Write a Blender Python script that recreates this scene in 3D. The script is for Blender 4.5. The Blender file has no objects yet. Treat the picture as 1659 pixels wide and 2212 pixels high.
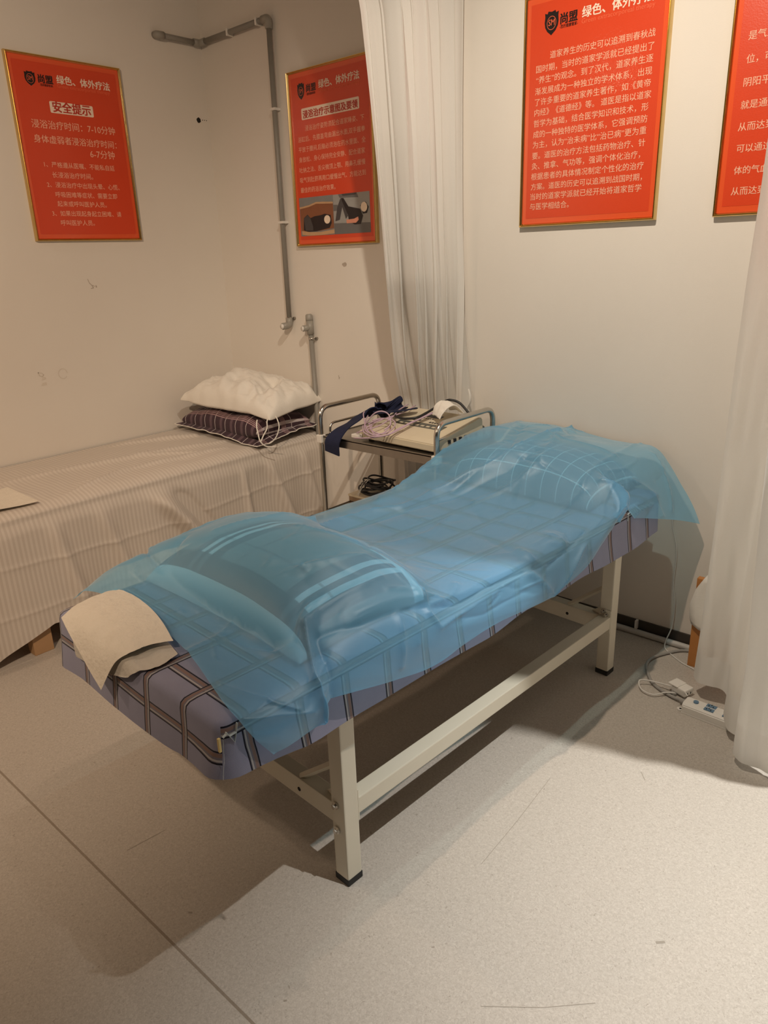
import bpy, bmesh, math, random
from mathutils import Vector, Matrix, noise
import numpy as np
random.seed(7)
SC = bpy.context.scene
COL = SC.collection

# ------------------------------------------------------------------ camera
CAM_POS = Vector((0.0, 0.0, 1.5))
yaw, pitch, roll = math.radians(-41.984), math.radians(19.286), math.radians(1.983)
fw = Vector((math.sin(yaw) * math.cos(pitch), math.cos(yaw) * math.cos(pitch), -math.sin(pitch)))
rt = Vector((math.cos(yaw), -math.sin(yaw), 0))
dn = fw.cross(rt)
rt2 = rt * math.cos(roll) + dn * math.sin(roll)
dn2 = dn * math.cos(roll) - rt * math.sin(roll)
cam = bpy.data.cameras.new('camera')
cam.sensor_fit = 'VERTICAL'
cam.sensor_height = 36.0
cam.lens = 36.0 * 1585.4 / 2212.0
cam.clip_start = 0.02
cam_o = bpy.data.objects.new('camera', cam)
COL.objects.link(cam_o)
M3 = Matrix((rt2, -dn2, -fw)).transposed()
cam_o.matrix_world = Matrix.Translation(CAM_POS) @ M3.to_4x4()
SC.camera = cam_o

# ------------------------------------------------------------------ world, lamps, exposure
world = bpy.data.worlds.new('world'); SC.world = world
world.use_nodes = True
world.node_tree.nodes['Background'].inputs[0].default_value = (1.0, 0.72, 0.48, 1)
world.node_tree.nodes['Background'].inputs[1].default_value = 0.02
SC.view_settings.view_transform = 'Standard'
SC.view_settings.look = 'None'
SC.view_settings.exposure = 0.0
SC.view_settings.gamma = 1.0
SC.view_settings.use_curve_mapping = False

def lamp(name, loc, power, color, radius=0.03, spot=None, aim=None, blend=0.5):
    L = bpy.data.lights.new(name, 'SPOT' if spot else 'POINT')
    L.energy = power; L.color = color; L.shadow_soft_size = radius
    if spot:
        L.spot_size = math.radians(spot); L.spot_blend = blend
    o = bpy.data.objects.new(name, L); COL.objects.link(o); o.location = loc
    if aim:
        o.rotation_euler = (Vector(aim) - Vector(loc)).to_track_quat('-Z', 'Y').to_euler()
    return o
WARM = (1.0, 0.74, 0.52); NEUT = (1.0, 0.865, 0.70); COOL = (1.0, 0.98, 0.92)
lamp('front_spot_lamp', (0.06, 1.34, 2.88), 395, COOL, 0.014, 86, (0.38, 1.72, 0), 1.0)
lamp('wall_spot_lamp', (-1.0, 1.30, 2.88), 121, NEUT, 0.02, 116, (-1.32, 2.66, 1.10), 1.0)
lamp('door_side_spot_lamp', (-0.45, -0.85, 2.88), 275, WARM, 0.03, 92, (-3.5, 0.45, 1.15), 1.0)
lamp('left_spot_lamp', (-3.0, -0.90, 2.88), 40, WARM, 0.05, 165, (-3.0, -0.90, 0))

# ------------------------------------------------------------------ material helpers
def mat(name, color, rough=0.6, metal=0.0, spec=0.5, coat=0.0, sheen=0.0):
    m = bpy.data.materials.new(name); m.use_nodes = True
    b = m.node_tree.nodes['Principled BSDF']
    b.inputs['Base Color'].default_value = (*color, 1)
    b.inputs['Roughness'].default_value = rough
    b.inputs['Metallic'].default_value = metal
    b.inputs['Specular IOR Level'].default_value = spec
    b.inputs['Coat Weight'].default_value = coat; b.inputs['Coat Roughness'].default_value = 0.055
    b.inputs['Sheen Weight'].default_value = sheen
    return m
class NT:
    def __init__(s, m): s.t = m.node_tree; s.b = s.t.nodes['Principled BSDF']
    def n(s, typ, **kw):
        x = s.t.nodes.new(typ)
        for k, v in kw.items(): setattr(x, k, v)
        return x
    def l(s, a, b): s.t.links.new(a, b)
    def math(s, op, a, b=None, c=None):
        x = s.n('ShaderNodeMath', operation=op)
        for i, v in enumerate((a, b, c)):
            if v is None: continue
            if isinstance(v, (int, float)): x.inputs[i].default_value = v
            else: s.l(v, x.inputs[i])
        return x.outputs[0]
    def mix(s, f, a, b):
        x = s.n('ShaderNodeMix', data_type='RGBA')
        if isinstance(f, (int, float)): x.inputs[0].default_value = f
        else: s.l(f, x.inputs[0])
        for i, v in ((6, a), (7, b)):
            if isinstance(v, tuple): x.inputs[i].default_value = (*v, 1)
            else: s.l(v, x.inputs[i])
        return x.outputs[2]
def noise_mat(name, c1, c2, scale=20, rough=0.7, bump=0.0, bscale=None, detail=4, **kw):
    m = mat(name, c1, rough, **kw); t = NT(m)
    co = t.n('ShaderNodeTexCoord')
    nz = t.n('ShaderNodeTexNoise'); nz.inputs['Scale'].default_value = scale; nz.inputs['Detail'].default_value = detail
    t.l(co.outputs['Object'], nz.inputs['Vector'])
    t.l(t.mix(nz.outputs['Fac'], c1, c2), t.b.inputs['Base Color'])
    if bump and kw.get('coat'):
        nc = t.n('ShaderNodeTexNoise'); nc.inputs['Scale'].default_value = 150; t.l(co.outputs['Object'], nc.inputs['Vector'])
        bc = t.n('ShaderNodeBump'); bc.inputs['Strength'].default_value = 0.035; bc.inputs['Distance'].default_value = 0.01
        t.l(nc.outputs['Fac'], bc.inputs['Height']); t.l(bc.outputs[0], t.b.inputs['Coat Normal'])
    if bump:
        n2 = t.n('ShaderNodeTexNoise'); n2.inputs['Scale'].default_value = bscale or scale * 3; n2.inputs['Detail'].default_value = 3
        t.l(co.outputs['Object'], n2.inputs['Vector'])
        bp = t.n('ShaderNodeBump'); bp.inputs['Strength'].default_value = bump; bp.inputs['Distance'].default_value = 0.01
        t.l(n2.outputs['Fac'], bp.inputs['Height']); t.l(bp.outputs[0], t.b.inputs['Normal'])
    return m

# ------------------------------------------------------------------ object helpers
def tag(o, label=None, cat=None, group=None, kind=None):
    if label: o['label'] = label
    if cat: o['category'] = cat
    if group: o['group'] = group
    if kind: o['kind'] = kind
    return o
def link(name, me, m=None, parent=None):
    o = bpy.data.objects.new(name, me); COL.objects.link(o)
    if m is not None: me.materials.append(m)
    if parent is not None: o.parent = parent
    return o
def obj(name, bm, m=None, parent=None, smooth=False):
    me = bpy.data.meshes.new(name)
    bmesh.ops.recalc_face_normals(bm, faces=bm.faces)
    bm.to_mesh(me); bm.free()
    if smooth:
        for f in me.polygons: f.use_smooth = True
    return link(name, me, m, parent)
def thing(name, label, cat, loc=(0, 0, 0), rotz=0.0, group=None):
    o = bpy.data.objects.new(name, None); COL.objects.link(o)
    o.empty_display_size = 0.05
    o.location = loc; o.rotation_euler = (0, 0, rotz)
    return tag(o, label, cat, group)
def BM(): return bmesh.new()
def box(bm, x0, x1, y0, y1, z0, z1, bev=0.0):
    vs = [bm.verts.new((x, y, z)) for x in (x0, x1) for y in (y0, y1) for z in (z0, z1)]
    fs = [bm.faces.new([vs[i] for i in q]) for q in ((0, 1, 3, 2), (4, 6, 7, 5), (0, 4, 5, 1), (2, 3, 7, 6), (0, 2, 6, 4), (1, 5, 7, 3))]
    if bev:
        es = {e for f in fs for e in f.edges}
        bmesh.ops.bevel(bm, geom=list(es), offset=bev, segments=2, affect='EDGES', profile=0.6)
    return bm
def smooth_path(pts, n=8):
    P = [Vector(q) for q in pts]; out = []
    for i in range(len(P) - 1):
        p0 = P[max(i - 1, 0)]; p1 = P[i]; p2 = P[i + 1]; p3 = P[min(i + 2, len(P) - 1)]
        for k in range(n):
            t = k / n
            out.append(0.5 * (2 * p1 + (p2 - p0) * t + (2 * p0 - 5 * p1 + 4 * p2 - p3) * t * t + (3 * p1 - p0 - 3 * p2 + p3) * t ** 3))
    out.append(P[-1]); return out
def tube(bm, pts, r, seg=10, cap=True, flat=None):
    """sweep a circle (or a flat ribbon profile) along a polyline"""
    P = [Vector(q) for q in pts]; n = len(P)
    tang = []
    for i in range(n):
        a = P[i] - P[i - 1] if i else P[1] - P[0]
        b = P[i + 1] - P[i] if i < n - 1 else a
        t = a.normalized() + b.normalized()
        tang.append(t.normalized() if t.length > 1e-6 else b.normalized())
    up = Vector((0, 0, 1)) if abs(tang[0].z) < 0.9 else Vector((1, 0, 0))
    nrm = (up - tang[0] * up.dot(tang[0])).normalized()
    rings = []
    for i in range(n):
        nrm = nrm - tang[i] * nrm.dot(tang[i]); nrm.normalize()
        bn = tang[i].cross(nrm)
        rr = r[i] if isinstance(r, (list, tuple)) else r
        ring = []
        for k in range(seg):
            a = 2 * math.pi * k / seg
            if flat: q = P[i] + nrm * (math.cos(a) * flat) + bn * (math.sin(a) * rr)
            else: q = P[i] + nrm * (math.cos(a) * rr) + bn * (math.sin(a) * rr)
            ring.append(bm.verts.new(q))
        rings.append(ring)
    for i in range(n - 1):
        for k in range(seg):
            bm.faces.new((rings[i][k], rings[i][(k + 1) % seg], rings[i + 1][(k + 1) % seg], rings[i + 1][k]))
    if cap:
        bm.faces.new(rings[0]); bm.faces.new(rings[-1])
    return bm
def arc_path(corners, rad, n=7):
    """polyline with rounded corners"""
    P = [Vector(c) for c in corners]; out = [P[0]]
    for i in range(1, len(P) - 1):
        a = (P[i - 1] - P[i]).normalized(); b = (P[i + 1] - P[i]).normalized()
        p0 = P[i] + a * rad; p2 = P[i] + b * rad
        for k in range(n + 1):
            t = k / n
            out.append(p0 * (1 - t) ** 2 + P[i] * (2 * t * (1 - t)) + p2 * t * t)
    out.append(P[-1]); return out
def cyl(bm, a, b, r, seg=16): return tube(bm, [a, b], r, seg)
def grid_mesh(name, pts, nu, nv, m, parent=None, uv=None, smooth=True):
    """pts[i][j] -> quad sheet with an unrolled uv map in metres"""
    me = bpy.data.meshes.new(name)
    verts = [tuple(pts[i][j]) for i in range(nu) for j in range(nv)]
    faces = [(i * nv + j, i * nv + j + 1, (i + 1) * nv + j + 1, (i + 1) * nv + j) for i in range(nu - 1) for j in range(nv - 1)]
    me.from_pydata(verts, [], faces)
    if uv is not None:
        ul = me.uv_layers.new(name='unrolled')
        flat = [uv[i][j] for i in range(nu) for j in range(nv)]
        for lp in me.loops: ul.data[lp.index].uv = flat[lp.vertex_index]
    if smooth:
        for f in me.polygons: f.use_smooth = True
    me.update()
    return link(name, me, m, parent)
def sm(x, a, b):
    t = max(0.0, min(1.0, (x - a) / (b - a))); return t * t * (3 - 2 * t)
def lerp(a, b, t): return a + (b - a) * t

# ------------------------------------------------------------------ materials
M = {}
def wall_mat(name, ca, cb):
    m = noise_mat(name, ca, cb, 3.0, 0.85, 0.04, 260, spec=0.25); return m
M['wall'] = wall_mat('wall_paint', (0.77, 0.72, 0.655), (0.81, 0.765, 0.70))
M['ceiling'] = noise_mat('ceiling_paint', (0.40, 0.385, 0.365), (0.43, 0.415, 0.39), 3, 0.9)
def floor_mat():
    m = mat('speckled_vinyl', (0.5, 0.45, 0.4), 0.42, spec=0.35); t = NT(m)
    co = t.n('ShaderNodeTexCoord')
    n1 = t.n('ShaderNodeTexNoise'); n1.inputs['Scale'].default_value = 170; n1.inputs['Detail'].default_value = 3; n1.inputs['Distortion'].default_value = 1.2
    n2 = t.n('ShaderNodeTexNoise'); n2.inputs['Scale'].default_value = 95; n2.inputs['Detail'].default_value = 2; n2.inputs['Distortion'].default_value = 2.0
    n3 = t.n('ShaderNodeTexNoise'); n3.inputs['Scale'].default_value = 2.2; n3.inputs['Detail'].default_value = 4
    for x in (n1, n2, n3): t.l(co.outputs['Object'], x.inputs['Vector'])
    r1 = t.n('ShaderNodeMapRange'); r1.inputs[1].default_value = 0.30; r1.inputs[2].default_value = 0.72
    t.l(n1.outputs['Fac'], r1.inputs[0])
    c = t.mix(r1.outputs[0], (0.44, 0.40, 0.355), (0.60, 0.555, 0.50))
    r2 = t.n('ShaderNodeMapRange'); r2.inputs[1].default_value = 0.66; r2.inputs[2].default_value = 0.72
    t.l(n2.outputs['Fac'], r2.inputs[0])
    c = t.mix(t.math('MULTIPLY', r2.outputs[0], 0.55), c, (0.24, 0.20, 0.165))
    c = t.mix(t.math('MULTIPLY', n3.outputs['Fac'], 0.16), c, (0.42, 0.36, 0.30))
    # welded seam running parallel to the far wall
    sp = t.n('ShaderNodeSeparateXYZ'); t.l(co.outputs['Object'], sp.inputs[0])
    d = t.math('ABSOLUTE', t.math('SUBTRACT', sp.outputs[1], 0.606))
    s = t.math('LESS_THAN', d, 0.0032)
    c = t.mix(t.math('MULTIPLY', s, 0.75), c, (0.23, 0.18, 0.13))
    t.l(c, t.b.inputs['Base Color'])
    bp = t.n('ShaderNodeBump'); bp.inputs['Strength'].default_value = 0.08; bp.inputs['Distance'].default_value = 0.004
    t.l(n1.outputs['Fac'], bp.inputs['Height']); t.l(bp.outputs[0], t.b.inputs['Normal'])
    return m
M['floor'] = floor_mat()
M['skirting'] = noise_mat('dark_skirting', (0.035, 0.028, 0.022), (0.06, 0.048, 0.038), 30, 0.45)
M['white_pl'] = noise_mat('white_plastic', (0.78, 0.75, 0.70), (0.82, 0.79, 0.74), 12, 0.35)
M['conduit'] = noise_mat('pale_conduit', (0.50, 0.48, 0.45), (0.58, 0.56, 0.53), 14, 0.5)
M['grey_pipe'] = noise_mat('grey_water_pipe', (0.25, 0.235, 0.205), (0.29, 0.27, 0.24), 18, 0.45)
M['grey_joint'] = noise_mat('grey_pipe_fitting', (0.31, 0.29, 0.255), (0.35, 0.33, 0.29), 18, 0.4)
M['steel'] = noise_mat('brushed_steel', (0.55, 0.52, 0.48), (0.66, 0.63, 0.58), 40, 0.22, metal=1.0)
M['steel_tray'] = noise_mat('tray_steel', (0.36, 0.34, 0.31), (0.46, 0.43, 0.40), 30, 0.34, metal=1.0)
M['bolt'] = noise_mat('zinc_bolt', (0.60, 0.58, 0.54), (0.7, 0.68, 0.64), 60, 0.25, metal=1.0)
M['cream'] = noise_mat('cream_powder_coat', (0.76, 0.71, 0.58), (0.80, 0.75, 0.63), 10, 0.35, spec=0.5)
M['rubber'] = noise_mat('black_rubber', (0.012, 0.012, 0.012), (0.025, 0.025, 0.025), 40, 0.6)
M['gold'] = noise_mat('gold_frame', (0.62, 0.43, 0.16), (0.74, 0.54, 0.24), 30, 0.24, metal=1.0)
M['red_edge'] = noise_mat('poster_orange_edge', (0.80, 0.10, 0.028), (0.83, 0.11, 0.033), 8, 0.22, coat=0.6)
M['red'] = noise_mat('poster_red', (0.70, 0.060, 0.016), (0.73, 0.066, 0.018), 8, 0.30, 0.05, 260, coat=0.35)
M['ink_pale'] = noise_mat('pale_ink', (0.93, 0.50, 0.34), (0.95, 0.54, 0.38), 20, 0.35)
M['ink_cream'] = noise_mat('cream_ink', (0.92, 0.74, 0.60), (0.94, 0.77, 0.63), 20, 0.35)
M['ink_black'] = noise_mat('black_ink', (0.012, 0.008, 0.008), (0.02, 0.013, 0.012), 20, 0.3)
M['ink_red'] = noise_mat('red_ink', (0.50, 0.035, 0.018), (0.55, 0.04, 0.02), 20, 0.35)
M['ink_orange'] = noise_mat('faint_orange_ink', (0.84, 0.14, 0.06), (0.86, 0.16, 0.07), 20, 0.35)
M['fabric_white'] = noise_mat('white_cotton', (0.80, 0.765, 0.70), (0.85, 0.815, 0.75), 9, 0.9, 0.10, 140, sheen=0.2)
M['paper'] = noise_mat('nonwoven_paper', (0.74, 0.68, 0.58), (0.83, 0.77, 0.67), 34, 0.9, 0.35, 90)
M['gauze'] = noise_mat('thin_gauze', (0.55, 0.52, 0.46), (0.62, 0.58, 0.52), 40, 0.8, 0.3, 90)
M['navy'] = noise_mat('navy_velcro', (0.006, 0.010, 0.040), (0.012, 0.018, 0.06), 60, 0.85, 0.3, 300)
M['lilac'] = noise_mat('lilac_cable', (0.50, 0.36, 0.46), (0.56, 0.42, 0.52), 40, 0.45)
M['black_cable'] = noise_mat('black_cable', (0.012, 0.012, 0.014), (0.02, 0.02, 0.022), 40, 0.45)
M['grey_cable'] = noise_mat('grey_cable', (0.32, 0.31, 0.29), (0.38, 0.36, 0.34), 40, 0.5)
M['white_cable'] = noise_mat('white_cable', (0.72, 0.70, 0.66), (0.78, 0.76, 0.72), 40, 0.45)
M['device'] = noise_mat('beige_device', (0.66, 0.58, 0.43), (0.70, 0.62, 0.47), 20, 0.45)
M['device_dark'] = noise_mat('device_grey_panel', (0.10, 0.105, 0.09), (0.14, 0.14, 0.12), 30, 0.4)
M['device_key'] = noise_mat('device_black', (0.015, 0.015, 0.018), (0.025, 0.025, 0.03), 30, 0.3)
M['pine'] = noise_mat('pine_wood', (0.40, 0.235, 0.115), (0.50, 0.31, 0.165), 6, 0.6)
M['orange_wood'] = noise_mat('orange_wood', (0.50, 0.20, 0.05), (0.58, 0.25, 0.07), 7, 0.45)
M['mattress'] = noise_mat('mattress_ticking', (0.25, 0.24, 0.26), (0.3, 0.29, 0.31), 12, 0.9)
M['socket_blue'] = noise_mat('blue_socket', (0.11, 0.20, 0.30), (0.14, 0.24, 0.35), 30, 0.4)
M['dark_hole'] = noise_mat('dark_hole', (0.01, 0.008, 0.006), (0.02, 0.016, 0.012), 40, 0.9)
M['scuff'] = noise_mat('wall_scuff', (0.40, 0.34, 0.28), (0.54, 0.47, 0.40), 60, 0.9)
M['scuff_pale'] = noise_mat('pale_wall_scuff', (0.66, 0.60, 0.52), (0.74, 0.68, 0.60), 60, 0.9)
M['tape'] = noise_mat('clear_floor_tape', (0.62, 0.57, 0.50), (0.68, 0.63, 0.56), 30, 0.3)
M['thread_yellow'] = noise_mat('yellow_tag', (0.72, 0.55, 0.22), (0.76, 0.6, 0.27), 50, 0.8)
M['mark_white'] = noise_mat('pale_mark', (0.50, 0.56, 0.58), (0.56, 0.62, 0.64), 50, 0.8)
M['brown_card'] = noise_mat('brown_card', (0.28, 0.19, 0.12), (0.34, 0.24, 0.16), 30, 0.7)

def plaid_mat(name, base, base2, specs, rough=0.9, weave=900):
    """woven check: specs = [(axis, period, offset, centre, half_width, colour, strength)]"""
    m = mat(name, base, rough, spec=0.2, sheen=0.15); t = NT(m)
    uv = t.n('ShaderNodeUVMap'); sp = t.n('ShaderNodeSeparateXYZ'); t.l(uv.outputs[0], sp.inputs[0])
    nz = t.n('ShaderNodeTexNoise'); nz.inputs['Scale'].default_value = 26; nz.inputs['Detail'].default_value = 5
    t.l(uv.outputs[0], nz.inputs['Vector'])
    c = t.mix(nz.outputs['Fac'], base, base2)
    cache = {}
    for ax, per, off, cen, hw, colr, st in specs:
        key = (ax, per, off)
        if key not in cache:
            w = t.math('ADD', sp.outputs[ax], off)
            w = t.math('FLOORED_MODULO', w, per)
            cache[key] = t.math('SUBTRACT', w, per / 2)
        d = t.math('ABSOLUTE', t.math('SUBTRACT', cache[key], cen))
        f = t.math('MULTIPLY', t.math('LESS_THAN', d, hw), st)
        c = t.mix(f, c, colr)
    t.l(c, t.b.inputs['Base Color'])
    n2 = t.n('ShaderNodeTexNoise'); n2.inputs['Scale'].default_value = weave; n2.inputs['Detail'].default_value = 1
    t.l(uv.outputs[0], n2.inputs['Vector'])
    bp = t.n('ShaderNodeBump'); bp.inputs['Strength'].default_value = 0.25; bp.inputs['Distance'].default_value = 0.002
    t.l(n2.outputs['Fac'], bp.inputs['Height']); t.l(bp.outputs[0], t.b.inputs['Normal'])
    return m
def stripe_specs(ax, per, off, k=1.0):
    blk = (0.012, 0.012, 0.022); wh = (0.46, 0.44, 0.44); br = (0.25, 0.165, 0.145); gy = (0.17, 0.15, 0.17)
    return [(ax, per, off, 0.0, 0.0115 * k, gy, 0.8), (ax, per, off, -0.0105 * k, 0.0017 * k, blk, 1.0), (ax, per, off, 0.0105 * k, 0.0017 * k, blk, 1.0),
            (ax, per, off, -0.0055 * k, 0.0017 * k, wh, 1.0), (ax, per, off, 0.004 * k, 0.0036 * k, br, 1.0)]
M['bed_plaid'] = plaid_mat('blue_check_cotton', (0.27, 0.275, 0.385), (0.31, 0.315, 0.435),
                           stripe_specs(0, 0.13, 0.005) + stripe_specs(1, 0.15, 0.095))
W_ = (0.95, 0.95, 0.93); D_ = (0.05, 0.055, 0.065)
M['foot_plaid'] = plaid_mat('grey_check_cushion', (0.27, 0.28, 0.265), (0.31, 0.32, 0.305),
    [(0, 0.38, -0.125, 0.0, 0.058, D_, 0.85), (0, 0.38, -0.125, 0.0, 0.006, D_, 0.5), (0, 0.38, -0.125, -0.017, 0.0085, W_, 1), (0, 0.38, -0.125, 0.017, 0.0085, W_, 1), (0, 0.38, -0.125, 0.125, 0.004, D_, 0.5),
     (1, 0.38, -0.040, 0.040, 0.026, D_, 0.85), (1, 0.38, -0.040, 0.0, 0.015, W_, 1), (1, 0.38, -0.040, 0.14, 0.004, D_, 0.5)])
M['grid_plaid'] = plaid_mat('fine_grid_cotton', (0.22, 0.23, 0.26), (0.25, 0.26, 0.29),
    [(0, 0.062, 0.0, 0.0, 0.0017, W_, 0.9), (1, 0.062, 0.02, 0.0, 0.0017, W_, 0.9)])
PK = (0.42, 0.27, 0.28); PW = (0.60, 0.54, 0.55); PM = (0.105, 0.066, 0.085)
M['plum_plaid'] = plaid_mat('plum_check_cotton', (0.050, 0.026, 0.036), (0.062, 0.034, 0.045),
    [(0, 0.085, 0.0, 0.0, 0.0019, PW, 0.9), (0, 0.085, 0.035, 0.0, 0.011, PM, 0.9), (0, 0.085, 0.035, -0.004, 0.0009, PK, 0.5), (0, 0.085, 0.035, 0.004, 0.0009, PK, 0.5),
     (1, 0.16, -0.02, 0.0, 0.0019, PW, 0.9), (1, 0.16, 0.035, -0.012, 0.0021, PK, 0.9), (1, 0.16, 0.035, -0.004, 0.0021, PK, 0.9), (1, 0.16, 0.035, 0.004, 0.0021, PK, 0.9), (1, 0.16, 0.035, 0.012, 0.0021, PK, 0.9)])
M['stripe_sheet'] = plaid_mat('satin_stripe_sheet', (0.66, 0.60, 0.535), (0.70, 0.64, 0.575),
    [(0, 0.0185, 0.0, 0.0, 0.0047, (0.54, 0.475, 0.415), 0.55)], 0.75)

def drape_mat():
    m = bpy.data.materials.new('blue_nonwoven_film'); m.use_nodes = True
    nt = m.node_tree; nt.nodes.remove(nt.nodes['Principled BSDF'])
    out = nt.nodes['Material Output']
    L = nt.links.new
    co = nt.nodes.new('ShaderNodeTexCoord')
    n1 = nt.nodes.new('ShaderNodeTexNoise'); n1.inputs['Scale'].default_value = 7; n1.inputs['Detail'].default_value = 5
    L(co.outputs['Object'], n1.inputs['Vector'])
    mx = nt.nodes.new('ShaderNodeMix'); mx.data_type = 'RGBA'
    mx.inputs[6].default_value = (0.22, 0.61, 0.96, 1); mx.inputs[7].default_value = (0.27, 0.67, 1.0, 1)
    L(n1.outputs['Fac'], mx.inputs[0])
    vo = nt.nodes.new('ShaderNodeTexNoise'); vo.inputs['Scale'].default_value = 900; L(co.outputs['Object'], vo.inputs['Vector'])
    bp = nt.nodes.new('ShaderNodeBump'); bp.inputs['Strength'].default_value = 0.25; bp.inputs['Distance'].default_value = 0.001
    rg = nt.nodes.new('ShaderNodeTexNoise'); rg.noise_type = 'RIDGED_MULTIFRACTAL'; rg.inputs['Scale'].default_value = 7; rg.inputs['Detail'].default_value = 5; rg.inputs['Distortion'].default_value = 0.6
    L(co.outputs['Object'], rg.inputs['Vector'])
    b0 = nt.nodes.new('ShaderNodeBump'); b0.inputs['Strength'].default_value = 0.22; b0.inputs['Distance'].default_value = 0.006
    L(rg.outputs['Fac'], b0.inputs['Height']); L(b0.outputs[0], bp.inputs['Normal'])
    L(vo.outputs['Fac'], bp.inputs['Height'])
    df = nt.nodes.new('ShaderNodeBsdfDiffuse'); L(mx.outputs[2], df.inputs['Color']); L(bp.outputs[0], df.inputs['Normal'])
    tl = nt.nodes.new('ShaderNodeBsdfTranslucent'); L(mx.outputs[2], tl.inputs['Color'])
    m1 = nt.nodes.new('ShaderNodeMixShader'); m1.inputs[0].default_value = 0.25
    L(df.outputs[0], m1.inputs[1]); L(tl.outputs[0], m1.inputs[2])
    tr = nt.nodes.new('ShaderNodeBsdfTransparent'); tr.inputs['Color'].default_value = (0.56, 0.84, 0.97, 1)
    m2 = nt.nodes.new('ShaderNodeMixShader'); m2.inputs[0].default_value = 0.54
    L(m1.outputs[0], m2.inputs[1]); L(tr.outputs[0], m2.inputs[2])
    gl = nt.nodes.new('ShaderNodeBsdfGlossy'); gl.inputs['Roughness'].default_value = 0.48; gl.inputs['Color'].default_value = (0.95, 0.97, 1, 1); L(bp.outputs[0], gl.inputs['Normal'])
    fr0 = nt.nodes.new('ShaderNodeLayerWeight'); fr0.inputs['Blend'].default_value = 0.5; fr1 = nt.nodes.new('ShaderNodeMath'); fr1.operation = 'POWER'; fr1.inputs[1].default_value = 4.0; L(fr0.outputs['Facing'], fr1.inputs[0]); fr = nt.nodes.new('ShaderNodeMath'); fr.operation = 'MULTIPLY'; fr.inputs[1].default_value = 0.45; L(fr1.outputs[0], fr.inputs[0])
    m3 = nt.nodes.new('ShaderNodeMixShader'); ad_ = nt.nodes.new('ShaderNodeMath'); ad_.operation = 'ADD'; ad_.inputs[1].default_value = 0.065; L(fr.outputs[0], ad_.inputs[0]); L(ad_.outputs[0], m3.inputs[0])
    L(m2.outputs[0], m3.inputs[1]); L(gl.outputs[0], m3.inputs[2])
    L(m3.outputs[0], out.inputs[0])
    return m
M['drape'] = drape_mat()
def curtain_mat(name, transl):
    m = bpy.data.materials.new(name); m.use_nodes = True
    nt = m.node_tree; nt.nodes.remove(nt.nodes['Principled BSDF']); out = nt.nodes['Material Output']; L = nt.links.new
    co = nt.nodes.new('ShaderNodeTexCoord'); n1 = nt.nodes.new('ShaderNodeTexNoise'); n1.inputs['Scale'].default_value = 500; L(co.outputs['Object'], n1.inputs['Vector'])
    mx = nt.nodes.new('ShaderNodeMix'); mx.data_type = 'RGBA'; mx.inputs[6].default_value = (0.85, 0.825, 0.78, 1); mx.inputs[7].default_value = (0.90, 0.88, 0.84, 1); L(n1.outputs['Fac'], mx.inputs[0])
    df = nt.nodes.new('ShaderNodeBsdfDiffuse'); tl = nt.nodes.new('ShaderNodeBsdfTranslucent')
    L(mx.outputs[2], df.inputs[0]); L(mx.outputs[2], tl.inputs[0])
    ms = nt.nodes.new('ShaderNodeMixShader'); ms.inputs[0].default_value = transl
    L(df.outputs[0], ms.inputs[1]); L(tl.outputs[0], ms.inputs[2]); L(ms.outputs[0], out.inputs[0])
    return m
M['curtain'] = curtain_mat('white_curtain', 0.30)
M['curtain_sheer'] = curtain_mat('thin_white_curtain', 0.62)
M['curtain_hem'] = curtain_mat('white_curtain_hem', 0.18)

# ================================================================== the room
WY = 2.68; WX = -3.567; CZ = 2.98
def struct(name, bm, m, smooth=False):
    o = obj(name, bm, m, None, smooth); o['kind'] = 'structure'; return o
struct('floor', box(BM(), WX - 0.1, 2.6, -2.6, WY + 0.1, -0.1, 0), M['floor'])
wall_back = struct('wall_back', box(BM(), WX - 0.1, 2.6, WY, WY + 0.1, 0, CZ), M['wall'])
wall_left = struct('wall_left', box(BM(), WX - 0.1, WX, -2.6, WY, 0, CZ), M['wall'])
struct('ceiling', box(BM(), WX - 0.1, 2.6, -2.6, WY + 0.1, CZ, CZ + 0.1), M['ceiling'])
struct('baseboard_back', box(BM(), WX, 2.6, WY - 0.008, WY, 0, 0.058), M['skirting'])
struct('baseboard_left', box(BM(), WX, WX + 0.008, -2.6, WY - 0.008, 0, 0.058), M['skirting'])

# marks on the walls (thin flat shapes that belong to the wall)
def on_back(bm, pts, d=0.0006):
    vs = [bm.verts.new((x, WY - d, z)) for x, z in pts]; bm.faces.new(vs); return bm
def on_left(bm, pts, d=0.0006):
    vs = [bm.verts.new((WX + d, y, z)) for y, z in pts]; bm.faces.new(vs); return bm
def blob(cx, cy, rx, ry, n=14, j=0.2, seed=1):
    r = random.Random(seed)
    return [(cx + rx * math.cos(2 * math.pi * k / n) * (1 + r.uniform(-j, j)), cy + ry * math.sin(2 * math.pi * k / n) * (1 + r.uniform(-j, j))) for k in range(n)]
bm = BM(); on_left(bm, blob(2.616, 2.200, 0.013, 0.013, 12, 0.12, 3))
for k, dy in enumerate((0.024, 0.037, 0.049)): on_left(bm, blob(2.616 + dy, 2.2025, 0.0025, 0.003, 7, 0.2, k))
obj('drill_hole', bm, M['dark_hole'], wall_left)
def stroke2(bm, fn, pts, w, d=0.0006):
    for (a, b), (c, e) in zip(pts[:-1], pts[1:]):
        dx, dz = c - a, e - b; l = math.hypot(dx, dz) or 1; nx, nz = -dz / l * w / 2, dx / l * w / 2
        fn(bm, [(a - nx, b - nz), (c - nx, e - nz), (c + nx, e + nz), (a + nx, b + nz)], d)
    return bm
bm = BM()
stroke2(bm, on_left, [(1.862, 1.437), (1.868, 1.418), (1.878, 1.408), (1.893, 1.401)], 0.003)
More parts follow.
